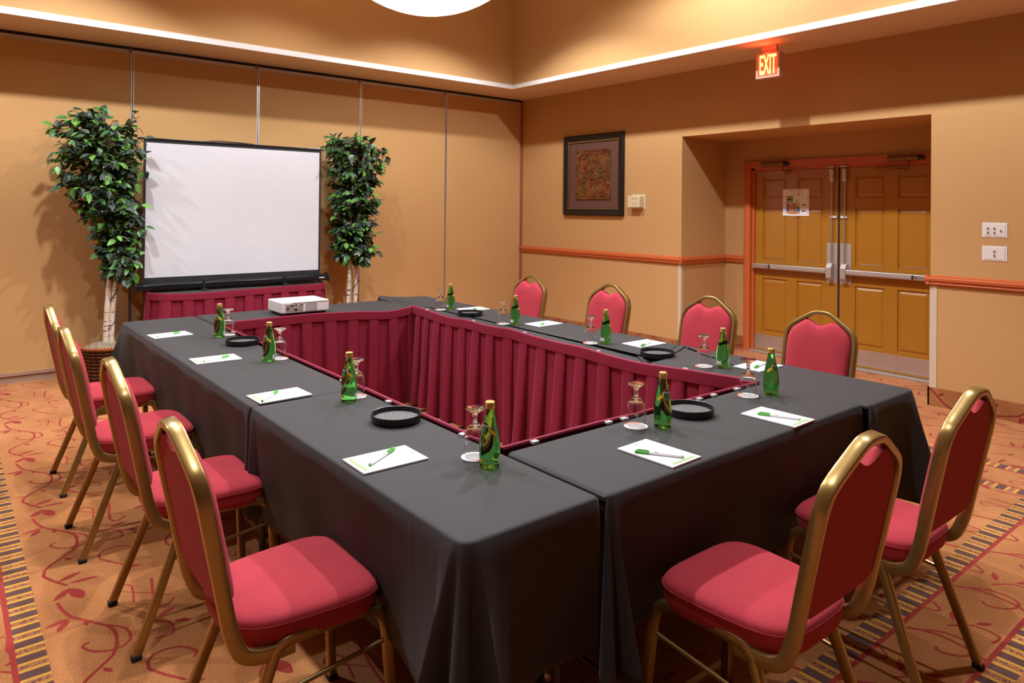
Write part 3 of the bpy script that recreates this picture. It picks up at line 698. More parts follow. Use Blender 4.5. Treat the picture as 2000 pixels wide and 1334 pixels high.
def skirt(label, path, seed, side=1, clips=None, zb=.022, pitch=.172):
    rnd = random.Random(seed)
    sp = smoothpath(path, 8); S_ = [0.0]
    for a, b in zip(sp[:-1], sp[1:]): S_.append(S_[-1]+(Vector((b.x,b.y))-Vector((a.x,a.y))).length)
    L = S_[-1]
    def at(s_):
        s_ = min(max(s_, 0), L)
        lo = 0
        for k in range(len(S_)-1):
            if S_[k+1] >= s_: lo = k; break
        f = (s_-S_[lo])/max(1e-9, S_[lo+1]-S_[lo]); q = sp[lo].lerp(sp[lo+1], f)
        tg = (sp[lo+1]-sp[lo]); tg = Vector((tg.x, tg.y, 0)).normalized()
        return q, Vector((tg.y, -tg.x, 0))*side
    o = thing('table_skirt', label, 'table skirt', (0,0,0), 0, 'burgundy pleated table skirts')
    # header band
    hb = .056; rows = []
    ns = int(L/.02)+1
    prof_ = [(.002,-.003),(.004,.004),(.014,.005),(.0225,.001),(.0240,-.02),(.0235,-hb),(.006,-hb-.003)]
    for off, dz in prof_:
        rows.append([Vector((q.x+nv.x*off, q.y+nv.y*off, q.z+dz)) for q, nv in (at(L*k/ns) for k in range(ns+1))])
    MB().grid(rows).build('header_band', SKIRT, o, 40)
    # pleats
    cols = []; s0 = 0.0; k = 0
    prof2 = [(0,-.001),(.02,.002),(.06,.002),(.092,-.002),(.086,.009),(.092,.0150),(.115,.0170),(.145,.0170),(.167,.0150),(.174,.009),(.169,-.001)]
    while s0 < L:
        pw = pitch*rnd.uniform(.92, 1.08); lat = rnd.uniform(-.03,.03); dep = rnd.uniform(-.005,.03); lean = rnd.uniform(-.2,.5)
        for (ps, po_) in prof2:
            cols.append((s0+ps/.172*pw, po_, lat, dep, lean))
        s0 += pw
    NV = 9; rows = []
    for v in range(NV+1):
        t = v/NV; row = []
        for (s_, po_, lat, dep, lean) in cols:
            q, nv = at(s_+lat*t*t); zt = q.z-hb+.004
            gain = 1+2.0*t if po_ > .005 else 1-.6*t*lean
            off = .004+po_*gain+(dep*t if po_ > .005 else dep*.4*t)+.012*t*math.sin(s_*5+seed)
            tg = Vector((-nv.y, nv.x, 0))*side
            row.append(Vector((q.x+nv.x*off, q.y+nv.y*off, zt+(zb+.012*math.sin(s_*9+seed)-zt)*t)))
        rows.append(row)
    MB().grid(rows).build('pleated_drop', SKIRT, o, 55)
    if clips:
        for s_ in clips:
            q, nv = at(s_); tg = Vector((-nv.y, nv.x, 0))
            c = MB().box(-.013,.013,-.016,.004,-.006,.003).build('clip', CLIPM, o, None, .001, 1)
            c.location = (q.x-nv.x*.002, q.y-nv.y*.002, q.z+.001); c.rotation_euler = (0,0,math.atan2(nv.y, nv.x)-PI/2)
    return o
skirt('burgundy pleated skirt under the projector table', BACKP, 11, 1)
skirt('burgundy pleated skirt along inner side of right row', RIGHTP, 12, 1, [.25,.9,1.45,2.1,2.7])
skirt('burgundy pleated skirt along inner side of left row', [(-4.795,-2.56,.765),(-4.797,-3.3,.766),(-4.797,-4.22,.765),(-4.800,-4.68,.765),(-4.806,-5.02,.765),(-4.806,-5.32,.765),(-4.806,-5.50,.765),(-4.803,-5.655,.765)], 13, -1, [.42,1.95,2.38,2.9])
skirt('burgundy pleated skirt along inner side of near table', [(-4.795,-5.662,.765),(-4.724,-5.660,.765),(-4.608,-5.66,.765),(-4.49,-5.658,.765),(-4.32,-5.66,.765),(-4.195,-5.666,.765),(-4.081,-5.668,.765),(-3.838,-5.668,.765),(-3.486,-5.668,.765),(-3.30,-5.672,.765)], 14, -1, [.13,.49,.57,1.03,1.13,1.3])
skirt('burgundy pleated skirt around the screen table', SCRP, 15, 1)
# ------------------------------------------------------------------ chairs
TUBE = roundrect(.029, .024, .005, 2)
FLAT = roundrect(.021, .037, .0045, 2)
def build_chair():
    ch = thing('banquet_chair', 'x', 'chair', group='burgundy banquet chairs')
    # local: +Y is forward, rear feet at y=0
    def side_pts(sx):
        hw = .185; hf = .212
        rear = [(sx*hf,.0,.012),(sx*(hf-.012),.075,.21),(sx*hw,.140,.385)]
        arch = [(sx*hw,.158,.418),(sx*hw,.19,.433),(sx*hw,.28,.434)]
        front = [(sx*hw,.28,.434),(sx*hw,.40,.428),(sx*(hw+.002),.44,.415),(sx*(hw+.004),.463,.375),(sx*(hw+.010),.472,.28),(sx*hf,.492,.012)]
        return rear+arch, front
    for sx in (-1, 1):
        a, b = side_pts(sx)
        for pts, nm in ((a,'rear'),(b,'front')):
            lg = MB().sweep(smoothpath(pts, 5), TUBE, False, (1,0,0)).build('leg', GOLD, ch, 40)
            p = pts[0] if nm == 'rear' else pts[-1]
            MB().box(p[0]-.016, p[0]+.016, p[1]-.016, p[1]+.016, 0, .018).build('foot_cap', RUBBER, lg, None, .004, 1)
        MB().tube([(sx*.195,.108,.30),(sx*.195,.468,.335)], .0065, 8).build('stretcher', GOLD, ch, 40)
    MB().tube([(-.185,.19,.425),(.185,.19,.425)], .010, 8).build('cross_bar', GOLD, ch, 40)
    MB().tube([(-.185,.40,.42),(.185,.40,.42)], .010, 8).build('cross_bar', GOLD, ch, 40)
    # back frame: one continuous bent tube
    def by(z):
        if z > .5: return .038-(z-.5)*.20
        return .038
    half = [(.0,.985),(.032,.983),(.060,.972),(.105,.944),(.150,.915),(.176,.892),(.190,.862),(.1955,.82),(.194,.70),(.191,.60),(.189,.52)]
    low = [(.187,.050,.470),(.186,.068,.437),(.185,.100,.420),(.185,.135,.414),(.185,.20,.414)]
    R_ = [(u_, by(z_), z_) for u_, z_ in half]+low
    Lf = [(-u_, y_, z_) for u_, y_, z_ in reversed(R_)]
    MB().sweep(smoothpath(Lf+R_[1:], 3), FLAT, False, (0,1,0)).build('back_frame', GOLD, ch, 40)
    # backrest pad
    out = [(.0,.918),(.025,.922),(.055,.938),(.085,.944),(.115,.925),(.150,.897),(.168,.872),(.179,.84),(.182,.79),(.180,.70),(.177,.62),(.172,.57),(.150,.552),(.0,.548)]
    loop_ = [(-u_, z_) for u_, z_ in reversed(out[1:-1])]; full = out+loop_
    cz = .74
    rings = []
    for sc_, dy in ((.0,.0),):
        pass
    mb = MB(); N = len(full)
    def rg(s_, off):
        return [(u_*s_, by(cz+(z_-cz)*s_)+off, cz+(z_-cz)*s_) for u_, z_ in full]
    layers = [rg(.99,-.010), rg(1.0,-.004), rg(1.0,.008), rg(.985,.020), rg(.95,.030), rg(.86,.038), rg(.6,.041), rg(.3,.042)]
    for l_ in layers: mb.v += l_
    for a in range(len(layers)-1):
        for j in range(N):
            j2 = (j+1)%N; mb.f.append((a*N+j, a*N+j2, (a+1)*N+j2, (a+1)*N+j))
    mb.f.append(tuple(range((len(layers)-1)*N, len(layers)*N))); mb.f.append(tuple(range(N))[::-1])
    mb.build('backrest', SEATF, ch, 50)
    # seat cushion
    def so(k, n_=40):
        a = 2*PI*k/n_; c, s_ = math.cos(a), math.sin(a)
        e = .46
        ux = math.copysign(abs(c)**e, c); uy = math.copysign(abs(s_)**(e if s_ > 0 else .62), s_)
        hw = .202+.016*uy
        return ux*hw, .262+uy*.208
    mb = MB(); N = 40; oc = (0,.262)
    def sr(sc_, z_): return [((so(k)[0])*sc_, oc[1]+(so(k)[1]-oc[1])*sc_, z_) for k in range(N)]
    layers = [sr(.90,.424), sr(.95,.424), sr(.975,.432), sr(.985,.450), sr(.995,.468), sr(1.0,.478), sr(.990,.487), sr(.965,.494), sr(.90,.501), sr(.75,.507), sr(.5,.510), sr(.22,.511)]
    for l_ in layers: mb.v += l_
    for a in range(len(layers)-1):
        for j in range(N):
            j2 = (j+1)%N; mb.f.append((a*N+j, a*N+j2, (a+1)*N+j2, (a+1)*N+j))
    mb.f.append(tuple(range((len(layers)-1)*N, len(layers)*N))); mb.f.append(tuple(range(N))[::-1])
    seat = mb.build('seat', SEATF, ch, 60)
    MB().tube([(p[0], p[1], p[2]) for p in sr(.9985,.4785)], .0028, 6, True).build('piping', SEATF, seat, 60)
    return ch
CH = [((-5.70,-2.86), -PI/2, 'burgundy banquet chair farthest from camera on left row'), ((-5.728,-3.712), -PI/2, 'burgundy banquet chair second from far end of left row'),
      ((-5.688,-4.58), -PI/2, 'burgundy banquet chair third from far end of left row'), ((-5.70,-5.50), -PI/2, 'burgundy banquet chair nearest camera on left row'),
      ((-4.42,-6.60), 0, 'burgundy banquet chair at near table, closer to camera'), ((-3.675,-6.597), 0, 'burgundy banquet chair at near table, beside right row corner'),
      ((-2.455,-5.50), PI/2, 'burgundy banquet chair on right row in front of right door'), ((-2.40,-4.73), PI/2, 'burgundy banquet chair on right row left of the door frame'),
      ((-2.39,-3.85), PI/2, 'burgundy banquet chair on right row below framed picture'), ((-2.42,-2.98), PI/2, 'burgundy banquet chair farthest from camera on right row')]
c0 = build_chair()
for i, ((x, y), rz, lab) in enumerate(CH):
    c = c0 if i == 0 else copy_tree(c0)
    c.location = (x, y, 0); c.rotation_euler = (0, 0, rz); c['label'] = lab
# ------------------------------------------------------------------ place settings
WH = ['at far end of left row', 'second from far end of left row', 'third from far end of left row', 'nearest camera on left row',
      'left of the two on near table', 'right of the two on near table', 'nearest camera on right row', 'second from camera on right row', 'third from camera on right row', 'farthest from camera on right row']
ZT = T+.0012
# notepads
def build_pad():
    p = thing('notepad', 'x', 'notepad', group='white notepads')
    MB().box(-.110, .110, -.0745, .0745, 0, .005).build('sheets', PAPER, p, None, .0004, 1)
    MB().box(-.099, -.089, -.056, .056, .0045, .0060).build('green_bar', GREENINK, p)
    MB().box(.090, .098, -.010, .010, .0045, .0058).build('printed_logo', GREYINK, p)
    return p
def build_pen():
    p = thing('pen', 'x', 'pen', group='white pens with green caps')
    MB().tube([(-.075,0,.0052),(.03,0,.0052)], .0048, 10).build('barrel', PENW, p, 40)
    MB().tube([(.028,0,.0055),(.074,0,.0055)], .0056, 10).build('cap', PENG, p, 40)
    MB().tube([(-.079,0,.0052),(-.074,0,.0052)], .0042, 10).build('end_plug', PENG, p, 40)
    MB().box(.030, .066, -.0012, .0012, .0105, .0135).build('clip', PENG, p)
    MB().box(.0, .014, -.0025, .0025, .0098, .0103).build('printed_mark', GREENINK, p)
    return p
PADS = [(-5.134,-2.842,4),(-5.121,-3.706,-1),(-5.123,-4.581,2),(-5.14,-5.508,-1),(-4.416,-5.991,92),(-3.737,-6.01,91.5),(-2.999,-5.476,181),(-3.0,-4.732,179),(-3.007,-3.852,182),(-2.985,-2.999,176)]
PENS = [((-5.211,-2.9),(-5.081,-2.834)),((-5.194,-3.765),(-5.053,-3.703)),((-5.22,-4.652),(-5.113,-4.539)),((-5.213,-5.54),(-5.078,-5.456)),((-4.399,-6.073),(-4.483,-5.947)),((-3.718,-6.089),(-3.781,-5.952)),((-2.925,-5.474),(-3.081,-5.503)),((-2.965,-4.756),(-3.097,-4.795)),((-2.934,-3.824),(-3.082,-3.905)),((-2.908,-3.003),(-3.045,-3.079))]
pad0, pen0 = build_pad(), build_pen()
for i, (x, y, a) in enumerate(PADS):
    p = pad0 if i == 0 else copy_tree(pad0)
    p.location = (x, y, ZT); p.rotation_euler = (0,0,math.radians(a)); p['label'] = 'white notepad with a green bar, '+WH[i]
    q = pen0 if i == 0 else copy_tree(pen0)
    (tx, ty), (cx, cy) = PENS[i]
    q.location = ((tx+cx)/2, (ty+cy)/2, ZT+.0052); q.rotation_euler = (0,0,math.atan2(cy-ty, cx-tx)); q['label'] = 'green capped white pen on notepad '+WH[i]
# bottles
BPROF = [(0,.004),(.018,.002),(.0275,.001),(.0302,.004),(.0306,.012),(.0316,.035),(.0326,.058),(.0318,.076),(.0288,.098),(.0240,.122),(.0190,.145),(.0152,.163),(.0138,.174),(.0136,.184),(0,.184)]
def brad(z):
    for (r1, z1), (r2, z2) in zip(BPROF[2:-2], BPROF[3:-1]):
        if z1 <= z <= z2: return r1+(r2-r1)*(z-z1)/max(1e-6, z2-z1)
    return .0136
def patch(f, nu, nv, off):
    rows = []
    for i in range(nu+1):
        row = []
        for j in range(nv+1):
            a, z_ = f(i/nu, j/nv); r_ = brad(z_)+off; row.append((r_*math.cos(a), r_*math.sin(a), z_))
        rows.append(row)
    return MB().grid(rows)
def ellipse_patch(ac, zc, ra, rz_, off):
    mb = MB(); pts = [(ac, zc)]; n_ = 20
    for rr in (.4,.75,1.0):
        for k in range(n_): t_ = 2*PI*k/n_; pts.append((ac+ra*rr*math.cos(t_), zc+rz_*rr*math.sin(t_)))
    for a, z_ in pts: r_ = brad(z_)+off; mb.v.append((r_*math.cos(a), r_*math.sin(a), z_))
    for k in range(n_): mb.f.append((0,1+k,1+(k+1)%n_))
    for g in range(2):
        for k in range(n_): a = 1+g*n_+k; b = 1+g*n_+(k+1)%n_; mb.f.append((a,a+n_,b+n_,b))
    return mb
def build_bottle():
    b = thing('water_bottle', 'x', 'bottle', group='green water bottles')
    MB().lathe(BPROF, 40).build('glass_body', GREENGL, b, 60)
    MB().lathe([(0,.199),(.0125,.199),(.0145,.1975),(.0150,.195),(.0150,.192),(.0143,.1905),(.0150,.189),(.0150,.1785),(.0141,.1785),(.0141,.184),(0,.184)], 28).build('cap', GOLDCAP, b, 35)
    # front of the bottle is local +X
    bg = ellipse_patch(0, .122, .62, .019, .0006).build('neck_badge', LABD, b, 60)
    MB().add(ellipse_patch(0, .122, .70, .0205, .0003).v, ellipse_patch(0, .122, .70, .0205, .0003).f).build('badge_border', YELLOW, bg, 60)
    ellipse_patch(-.02, .1155, .36, .0105, .0010).build('badge_dot', LABG, bg, 60)
    tm = text_mesh('Perrier', .0135, LABW, .00005)
    for v in tm.vertices:
        u_, z_ = v.co.x, v.co.y; a = u_*1.0/.024; zz = .130+z_*1.0-.5*a*a*.012; r_ = brad(zz)+.0013+v.co.z
        v.co = (r_*math.cos(a), r_*math.sin(a), zz)
    link('badge_lettering', tm, bg)
    for s_ in (-1, 1):
        patch(lambda i, j: (s_*(.52+.95*i), .124-.020*i+.013*(j-.5)), 8, 2, .0005).build('ribbon', YELLOW, b, 60)
        patch(lambda i, j: (s_*(.52+.95*i), .124-.020*i+.017*(j-.5)), 8, 2, .0002).build('ribbon_edge', LABD, b, 60)
    patch(lambda i, j: (PI-.62+1.24*i, .018+.018*j), 10, 3, .0005).build('back_label', LABW, b, 60)
    patch(lambda i, j: (-.30+.6*i, .020+.010*j), 6, 2, .0005).build('front_label', YELLOW, b, 60)
    patch(lambda i, j: (1.75+.42*i, .015+.022*j), 6, 3, .0005).build('side_label', LABW, b, 60)
    return b
BOT = [(-4.912,-3.06,200),(-4.92,-3.903,185),(-4.93,-4.824,190),(-4.917,-5.748,186),(-4.179,-5.816,262),(-3.446,-5.811,262),(-3.161,-5.378,-15),(-3.172,-4.586,-5),(-3.175,-3.748,-5),(-3.122,-2.889,-5)]
GLS = [(-4.865,-3.031),(-4.869,-3.88),(-4.875,-4.778),(-4.905,-5.655),(-4.252,-5.753),(-3.545,-5.763),(-3.216,-5.304),(-3.239,-4.526),(-3.225,-3.679),(-3.203,-2.866)]
def build_goblet():
    g = thing('goblet', 'x', 'glass', group='upturned stemmed glasses')
    outer = [(.0325,0),(.0335,.012),(.0352,.030),(.0360,.048),(.0345,.066),(.0295,.082),(.0215,.094),(.0135,.103),(.0085,.110),(.0070,.118),(.0072,.126)]
    inner = [(.0315,0),(.0325,.012),(.0342,.030),(.0349,.048),(.0334,.065),(.0283,.080),(.0200,.0905),(.010,.096),(0,.0975)]
    MB().lathe(list(reversed(inner))+outer+[(.0085,.133),(.0125,.139),(.0215,.1455),(.0305,.1505),(.0318,.1525),(.0310,.1545),(.020,.1535),(0,.153)], 40).build('glass_body', CLEAR, g, 60)
    return g
def build_coaster():
    c = thing('coaster', 'x', 'coaster', group='round paper coasters')
    MB().lathe([(0,0),(.043,0),(.043,.0014),(0,.0014)], 40).build('card', COASTER, c, 40)
    mb = MB(); seg = [(.0428*math.cos(a), .0428*math.sin(a), .0016) for a in [math.radians(25+110*k/14) for k in range(15)]]
    mid = [(.034*math.cos(math.radians(25+110*k/14))*.98, .034*math.sin(math.radians(25+110*k/14))*1.0, .0016) for k in range(15)]
    mb.grid([seg, mid]).build('printed_band', ORANGE, c)
    return c
b0, g0, k0 = build_bottle(), build_goblet(), build_coaster()
for i in range(10):
    x, y, a = BOT[i]
    b = b0 if i == 0 else copy_tree(b0)
    b.location = (x, y, ZT); b.rotation_euler = (0,0,math.radians(a)); b['label'] = 'green glass water bottle with gold cap, '+WH[i]
    gx, gy = GLS[i]; dv = Vector((gx-x, gy-y)); dl = max(dv.length, .074)/dv.length; x, y = x+dv.x*dl, y+dv.y*dl
    k = k0 if i == 0 else copy_tree(k0)
    k.location = (x, y, ZT); k.rotation_euler = (0,0,math.radians([-60,-60,-60,-140,-10,40,60,60,60,60][i])); k['label'] = 'white paper coaster under the goblet '+WH[i]
    g = g0 if i == 0 else copy_tree(g0)
    g.location = (x, y, ZT+.0016); g['label'] = 'upside down clear goblet, '+WH[i]
# trays
def build_tray():
    t_ = thing('round_tray', 'x', 'tray', group='round black trays')
    MB().lathe([(0,.0),(.086,0),(.090,.003),(.092,.014),(.093,.028),(.0915,.030),(.0885,.029),(.087,.016),(.085,.010),(0,.010)], 56).build('rim_dish', BLACKP, t_, 35)
    MB().lathe([(0,.0112),(.084,.0112),(.084,.0104)], 40).build('liner', mat('liner_grey', (.035,.034,.034), .7), t_)
    mb = MB(); st = .0075
    for s_ in (-1, 1):
        n_ = int(.083/st)
        for k in range(-n_, n_+1):
            c = k*st; hl = math.sqrt(max(0, .083**2-c*c)); d_ = Vector((math.cos(PI/4*s_), math.sin(PI/4*s_), 0)); nn = Vector((-d_.y, d_.x, 0))
            a = nn*c-d_*hl; b_ = nn*c+d_*hl; wv = nn*.0011
            zz = .0128 if s_ > 0 else .0125
            mb.add([(a.x-wv.x,a.y-wv.y,zz),(a.x+wv.x,a.y+wv.y,zz),(b_.x+wv.x,b_.y+wv.y,zz),(b_.x-wv.x,b_.y-wv.y,zz)], [(0,1,2,3)])
    ms = mb.build('wire_mesh', mat('mesh_grey', (.30,.29,.28), .4, .4), t_); ms['kind'] = 'stuff'
    return t_
TR = [(-4.874,-3.366,'round black tray between two far bottles of left row'),(-4.909,-5.170,'round black tray near the front of left row'),(-3.961,-5.772,'round black tray on the near table'),(-3.19,-4.985,'round black tray beside the cloth seam of right row'),(-3.183,-3.234,'round black tray near far end of right row')]
t0 = build_tray()
for i, (x, y, lab) in enumerate(TR):
    t_ = t0 if i == 0 else copy_tree(t0); t_.location = (x, y, ZT-(.006 if i == 3 else 0)); t_.rotation_euler = (0,0,.3*i); t_['label'] = lab
# ------------------------------------------------------------------ projector
pj = thing('projector', 'white projector with its port panel facing the camera', 'projector', (-4.135, -2.362, ZT))
MB().box(-.182, .182, -.136, .136, .014, .098).build('body', PROJW, pj, None, .010, 3)
MB().box(-.15, -.02, -.1385, -.135, .028, .080).build('port_panel', PROJP, pj, None, .001, 1)
for (a, b, w_, h_, mt_) in ((-.135,.070,.022,.008,INK_B),(-.105,.070,.026,.008,BLACKP),(-.135,.052,.022,.008,BLACKP),(-.075,.072,.010,.010,BLACKP),(-.075,.057,.008,.008,YELLOW),(-.055,.072,.008,.008,PAPER),(-.055,.057,.008,.008,INK_S),(-.040,.072,.006,.008,BLACKP),(-.025,.072,.008,.008,BLACKP),(-.075,.038,.020,.014,BLACKP),(-.095,.050,.018,.004,INK_B),(-.135,.040,.026,.004,INK_K)):
    MB().box(a-w_/2, a+w_/2, -.1395, -.1384, b-h_/2, b+h_/2).build('port', mt_, pj)
gr = MB().box(.0, .088, -.1375, -.135, .024, .086).build('vent_grille', PROJG, pj)
for k in range(14):
    zz = .027+.0042*k; MB().box(.002, .086, -.139, -.1374, zz, zz+.002).build('slat', PROJG, gr)
MB().box(.092, .125, -.1372, -.135, .022, .086).build('cover_panel', PROJW, pj, None, .001, 1)
for a in (.095,.112): MB().box(a-.002, a+.002, -.1380, -.1371, .034, .038).build('screw', KNOB, pj)
MB().box(-.1, .17, -.140, -.134, .0875, .091).build('top_seam', PROJG, pj)
for a in (-.15,.15):
    for b in (-.11,.11): MB().lathe([(0,0),(.012,0),(.012,.015),(0,.015)], 14, (a,b,0)).build('foot', BLACKP, pj, 40)
MB().tube([(.09,.136,.06),(.09,.150,.06)], .03, 20).build('lens', BLACKM, pj, 40)
# ------------------------------------------------------------------ projection screen
sc_ = thing('projection_screen', 'pull-up projection screen with black border on skirted table', 'projection screen', (-3.972, -.50, T+.006))
SW2 = .842
BORD = mat('screen_border', (.010,.010,.011), .7)
MB().box(-SW2, SW2, .028, .031, .075, 1.375).build('screen_fabric', BORD, sc_)
MB().box(-SW2+.022, SW2-.022, .0265, .028, .128, 1.348).build('viewing_surface', SCREENW, sc_)
MB().box(-SW2-.05, SW2+.03, .022, .04, 1.372, 1.392).build('top_bar', BLACKM, sc_, None, .004, 2)
MB().tube([(-.32,.036,1.39),(-.2,.036,1.402),(.0,.036,1.398),(.14,.036,1.392)], .006, 6).build('pull_handle', BLACKM, sc_, 40)
cs = MB().prism([(-.045,.018),(.05,.018),(.055,.03),(.055,.075),(.045,.085),(-.03,.082),(-.05,.065),(-.05,.03)], 0, -.90, .90).build('case', BLACKM, sc_, 30, .003, 2)
MB().box(-.90, .90, -.053, -.048, .058, .064).build('case_trim', SILVER if False else BLACKM, cs)
for s_ in (-1, 1): MB().prism([(-.056,.012),(.062,.012),(.062,.085),(.045,.095),(-.02,.093),(-.056,.08)], 0, s_*.90, s_*.914).build('end_cap', BLACKP, sc_, None, .003, 1)
for a in (-.335,.435):
    MB().box(a-.03, a+.03, -.115, .12, 0, .012).build('foot', BLACKP, sc_, None, .003, 1); MB().box(a-.013, a+.013, -.058, -.050, .01, .095).build('strap', BLACKP, sc_, None, .002, 1)
MB().box(.80, .855, -.0525, -.050, .048, .062).build('maker_plate', PLATE, sc_)
MB().tube([(.2,.05,.08),(.2,.05,1.375)], .012, 8).build('mast', BLACKM, sc_, 40)
# ------------------------------------------------------------------ ficus trees
def barkmat():
    mt, t, p = nt('birch_bark'); co = objco(t)
    a = noise(t, mapped(t, co, (14,14,5)), 1, 3); b = noise(t, mapped(t, co, (10,10,60)), 1, 2)
    c = mixc(t, a, (.45,.33,.22), (.78,.68,.55)); c = mixc(t, M(t, 'GREATER_THAN', b, .64), c, (.10,.06,.035))
    t.links.new(c, p.inputs['Base Color']); p.inputs['Roughness'].default_value = .8; bump(t, p, b, .5, .004); return mt
BARK = barkmat()
TWIG = mat('twig_brown', (.13,.055,.03), .8)
LEAFM = [mat('leaf_dark', (.030,.056,.034), .36, 0, .35, 8), mat('leaf_grey_green', (.085,.115,.085), .33, 0, .3, 8), mat('leaf_mid', (.045,.14,.028), .4, 0, .3, 8), mat('leaf_bright', (.13,.32,.05), .42, 0, .25, 8)]
WICK = [mat('wicker_dark', (.035,.016,.010), .5, 0, .5, 30), mat('wicker_rust', (.30,.085,.020), .45, 0, .4, 30)]
MOSS = mat('dried_moss', (.27,.20,.13), .95, 0, .4, 60, 1.0, 160)
def leafmesh(mt, L=.098, W=.048, fold=.007, droop=.012):
    mb = MB(); rows = []
    for k, t_ in enumerate((0,.15,.35,.55,.75,.9,1.0)):
        w_ = W/2*math.sin(PI*min(1, t_**.8))*(1.0 if t_ < 1 else 0); z_ = -droop*t_*t_
        rows.append([(t_*L, -w_-.0003, z_+fold*w_/(W/2)), (t_*L, 0, z_), (t_*L, w_+.0003, z_+fold*w_/(W/2))])
    return mb.grid(rows).mesh('leaf', mt, 60)
LEAFMESH = [leafmesh(mt) for mt in LEAFM]
def lerp_table(tab, z_):
    if z_ <= tab[0][0]: return tab[0][1:]
    for a, b in zip(tab[:-1], tab[1:]):
        if a[0] <= z_ <= b[0]:
            f = (z_-a[0])/(b[0]-a[0]); return tuple(a[k]+(b[k]-a[k])*f for k in range(1, len(a)))
    return tab[-1][1:]
def ficus(label, bx, by_, env, trunks, seed, ntwig, back_lim, zlow):
    """env: rows (z, centre x, centre y, radius x, radius y) in world metres."""
    rnd = random.Random(seed)
    tr = thing('potted_ficus', label, 'potted tree', (bx, by_, 0), 0, 'artificial ficus trees')
    O = Vector((bx, by_, 0))
    # basket
    def br(z_): return .150+.035*(z_/.31)**1.5-.012*math.sin(z_/.31*PI)
    bk = MB().lathe([(0,.005),(br(0)-.012,.005)]+[(br(z_)-.012, z_) for z_ in (.05,.12,.2,.28,.30)]+[(br(.3)-.03,.30),(0,.26)], 40).build('basket', WICK[0], tr, 50)
    for q in range(19):
        z_ = .012+.0152*q; ns = 20; pts = []
        for k in range(ns*6):
            a = 2*PI*k/(ns*6); rr = br(z_)+.005*math.sin(ns/1.0*a+PI*(q%2)); pts.append((rr*math.cos(a), rr*math.sin(a), z_))
        MB().sweep(pts, [(-.0065,-.0035),(.0065,-.0035),(.0065,.0035),(-.0065,.0035)], True, (0,0,1)).build('strand', WICK[1] if q % 2 else WICK[0], bk, 60)
    for ph in (0, PI/1.0):
        pts = []
        for k in range(240):
            a = 2*PI*k/240; rr = br(.31)+.010*math.cos(22*a+ph); pts.append((rr*math.cos(a), rr*math.sin(a), .308+.009*math.sin(22*a+ph)))
        MB().tube(pts, .009, 6, True).build('braided_rim', WICK[1], bk, 60)
    mb = MB(); rows = []
    for q in range(7):
        rr = (.165)*q/6; row = []
        for k in range(33):
            a = 2*PI*(k%32)/32; row.append((rr*math.cos(a), rr*math.sin(a), .345-.045*(q/6)**2+.012*math.sin(k%32*5.1+q*2.3)))
        rows.append(row)
    mb.grid(rows).build('moss', MOSS, tr, 80)
    ms = MB()
    for k in range(500):
        a = rnd.uniform(0, 2*PI); rr = .17*math.sqrt(rnd.random()); h_ = .335-.04*(rr/.17)**2; dx, dy = rnd.uniform(-.02,.02), rnd.uniform(-.02,.02); dz = rnd.uniform(.008,.03)
        p0 = Vector((rr*math.cos(a), rr*math.sin(a), h_)); ms.add([p0+Vector((-.0012,0,0)), p0+Vector((.0012,0,0)), p0+Vector((dx,dy,dz))], [(0,1,2)])
    mf = ms.build('moss_fibres', MOSS, tr); mf['kind'] = 'stuff'
    tips = []
    for (pts, r_) in trunks:
        sp = smoothpath([Vector(p)-O for p in pts], 6); n_ = len(sp)
        mb = MB(); k8 = 10
        for i, q in enumerate(sp):
            f = i/(n_-1); rr = r_*(1-.45*f)*(1+.06*math.sin(i*2.1))
            mb.v += [(q.x+rr*math.cos(2*PI*k/k8), q.y+rr*math.sin(2*PI*k/k8), q.z) for k in range(k8)]
        for i in range(n_-1):
            for k in range(k8): mb.f.append((i*k8+k, i*k8+(k+1)%k8, (i+1)*k8+(k+1)%k8, (i+1)*k8+k))
        mb.build('trunk', BARK, tr, 60); tips.append(sp)
    leaves = []; tw = MB()
    z0, z1 = env[0][0], env[-1][0]
    for k in range(ntwig):
        f = (k+rnd.random())/ntwig; z_ = z0+(z1-z0)*f
        cx, cy, rx, ry = lerp_table(env, z_)
        a = rnd.uniform(0, 2*PI); rr = rnd.uniform(.55, 1.0)
        tip = Vector((cx+rx*rr*math.cos(a), min(back_lim, cy+ry*rr*math.sin(a)), z_))-O
        tr_ = rnd.choice(tips); zb = z_-rnd.uniform(.15,.42); zb = max(zb, zlow+.02)
        st = min(tr_, key=lambda q: abs(q.z-zb))
        midp = st.lerp(tip, .55)+Vector((rnd.uniform(-.03,.03), rnd.uniform(-.03,.03), rnd.uniform(.04,.12)))
        sp = smoothpath([st, midp, tip], 6)
        tw.tube(sp, .0028, 4)
        nl = rnd.randint(9, 13)
        for j in range(nl):
            g = .30+.70*j/(nl-1); idx = g*(len(sp)-1); i0 = min(int(idx), len(sp)-2); q = sp[i0].lerp(sp[i0+1], idx-i0); dr = (sp[i0+1]-sp[i0]).normalized()
            sd = Vector((rnd.gauss(0,1), rnd.gauss(0,1), rnd.gauss(-.35,.5))).normalized()
            ax = (dr*.55+sd*.8+Vector((0,0,-.25))).normalized()
            if q.y+O.y+max(0, ax.y)*.115 > -.045: continue
            ex_ = q.x+O.x+ax.x*.09
            if -4.84 < ex_ < -3.06 and -.58 < q.y+O.y+ax.y*.09: continue
            up = Vector((rnd.gauss(0,.45), rnd.gauss(-.45,.45), 1)); yv = up.cross(ax).normalized(); zv = ax.cross(yv)
            s_ = rnd.uniform(.72,1.12); base = q+sd*.004
            mi = rnd.choices((0,1,2,3), (.40,.24,.22,.14))[0]
            if sp[-1].length and (j > nl-3): mi = rnd.choices((0,1,2,3), (.2,.2,.3,.3))[0]
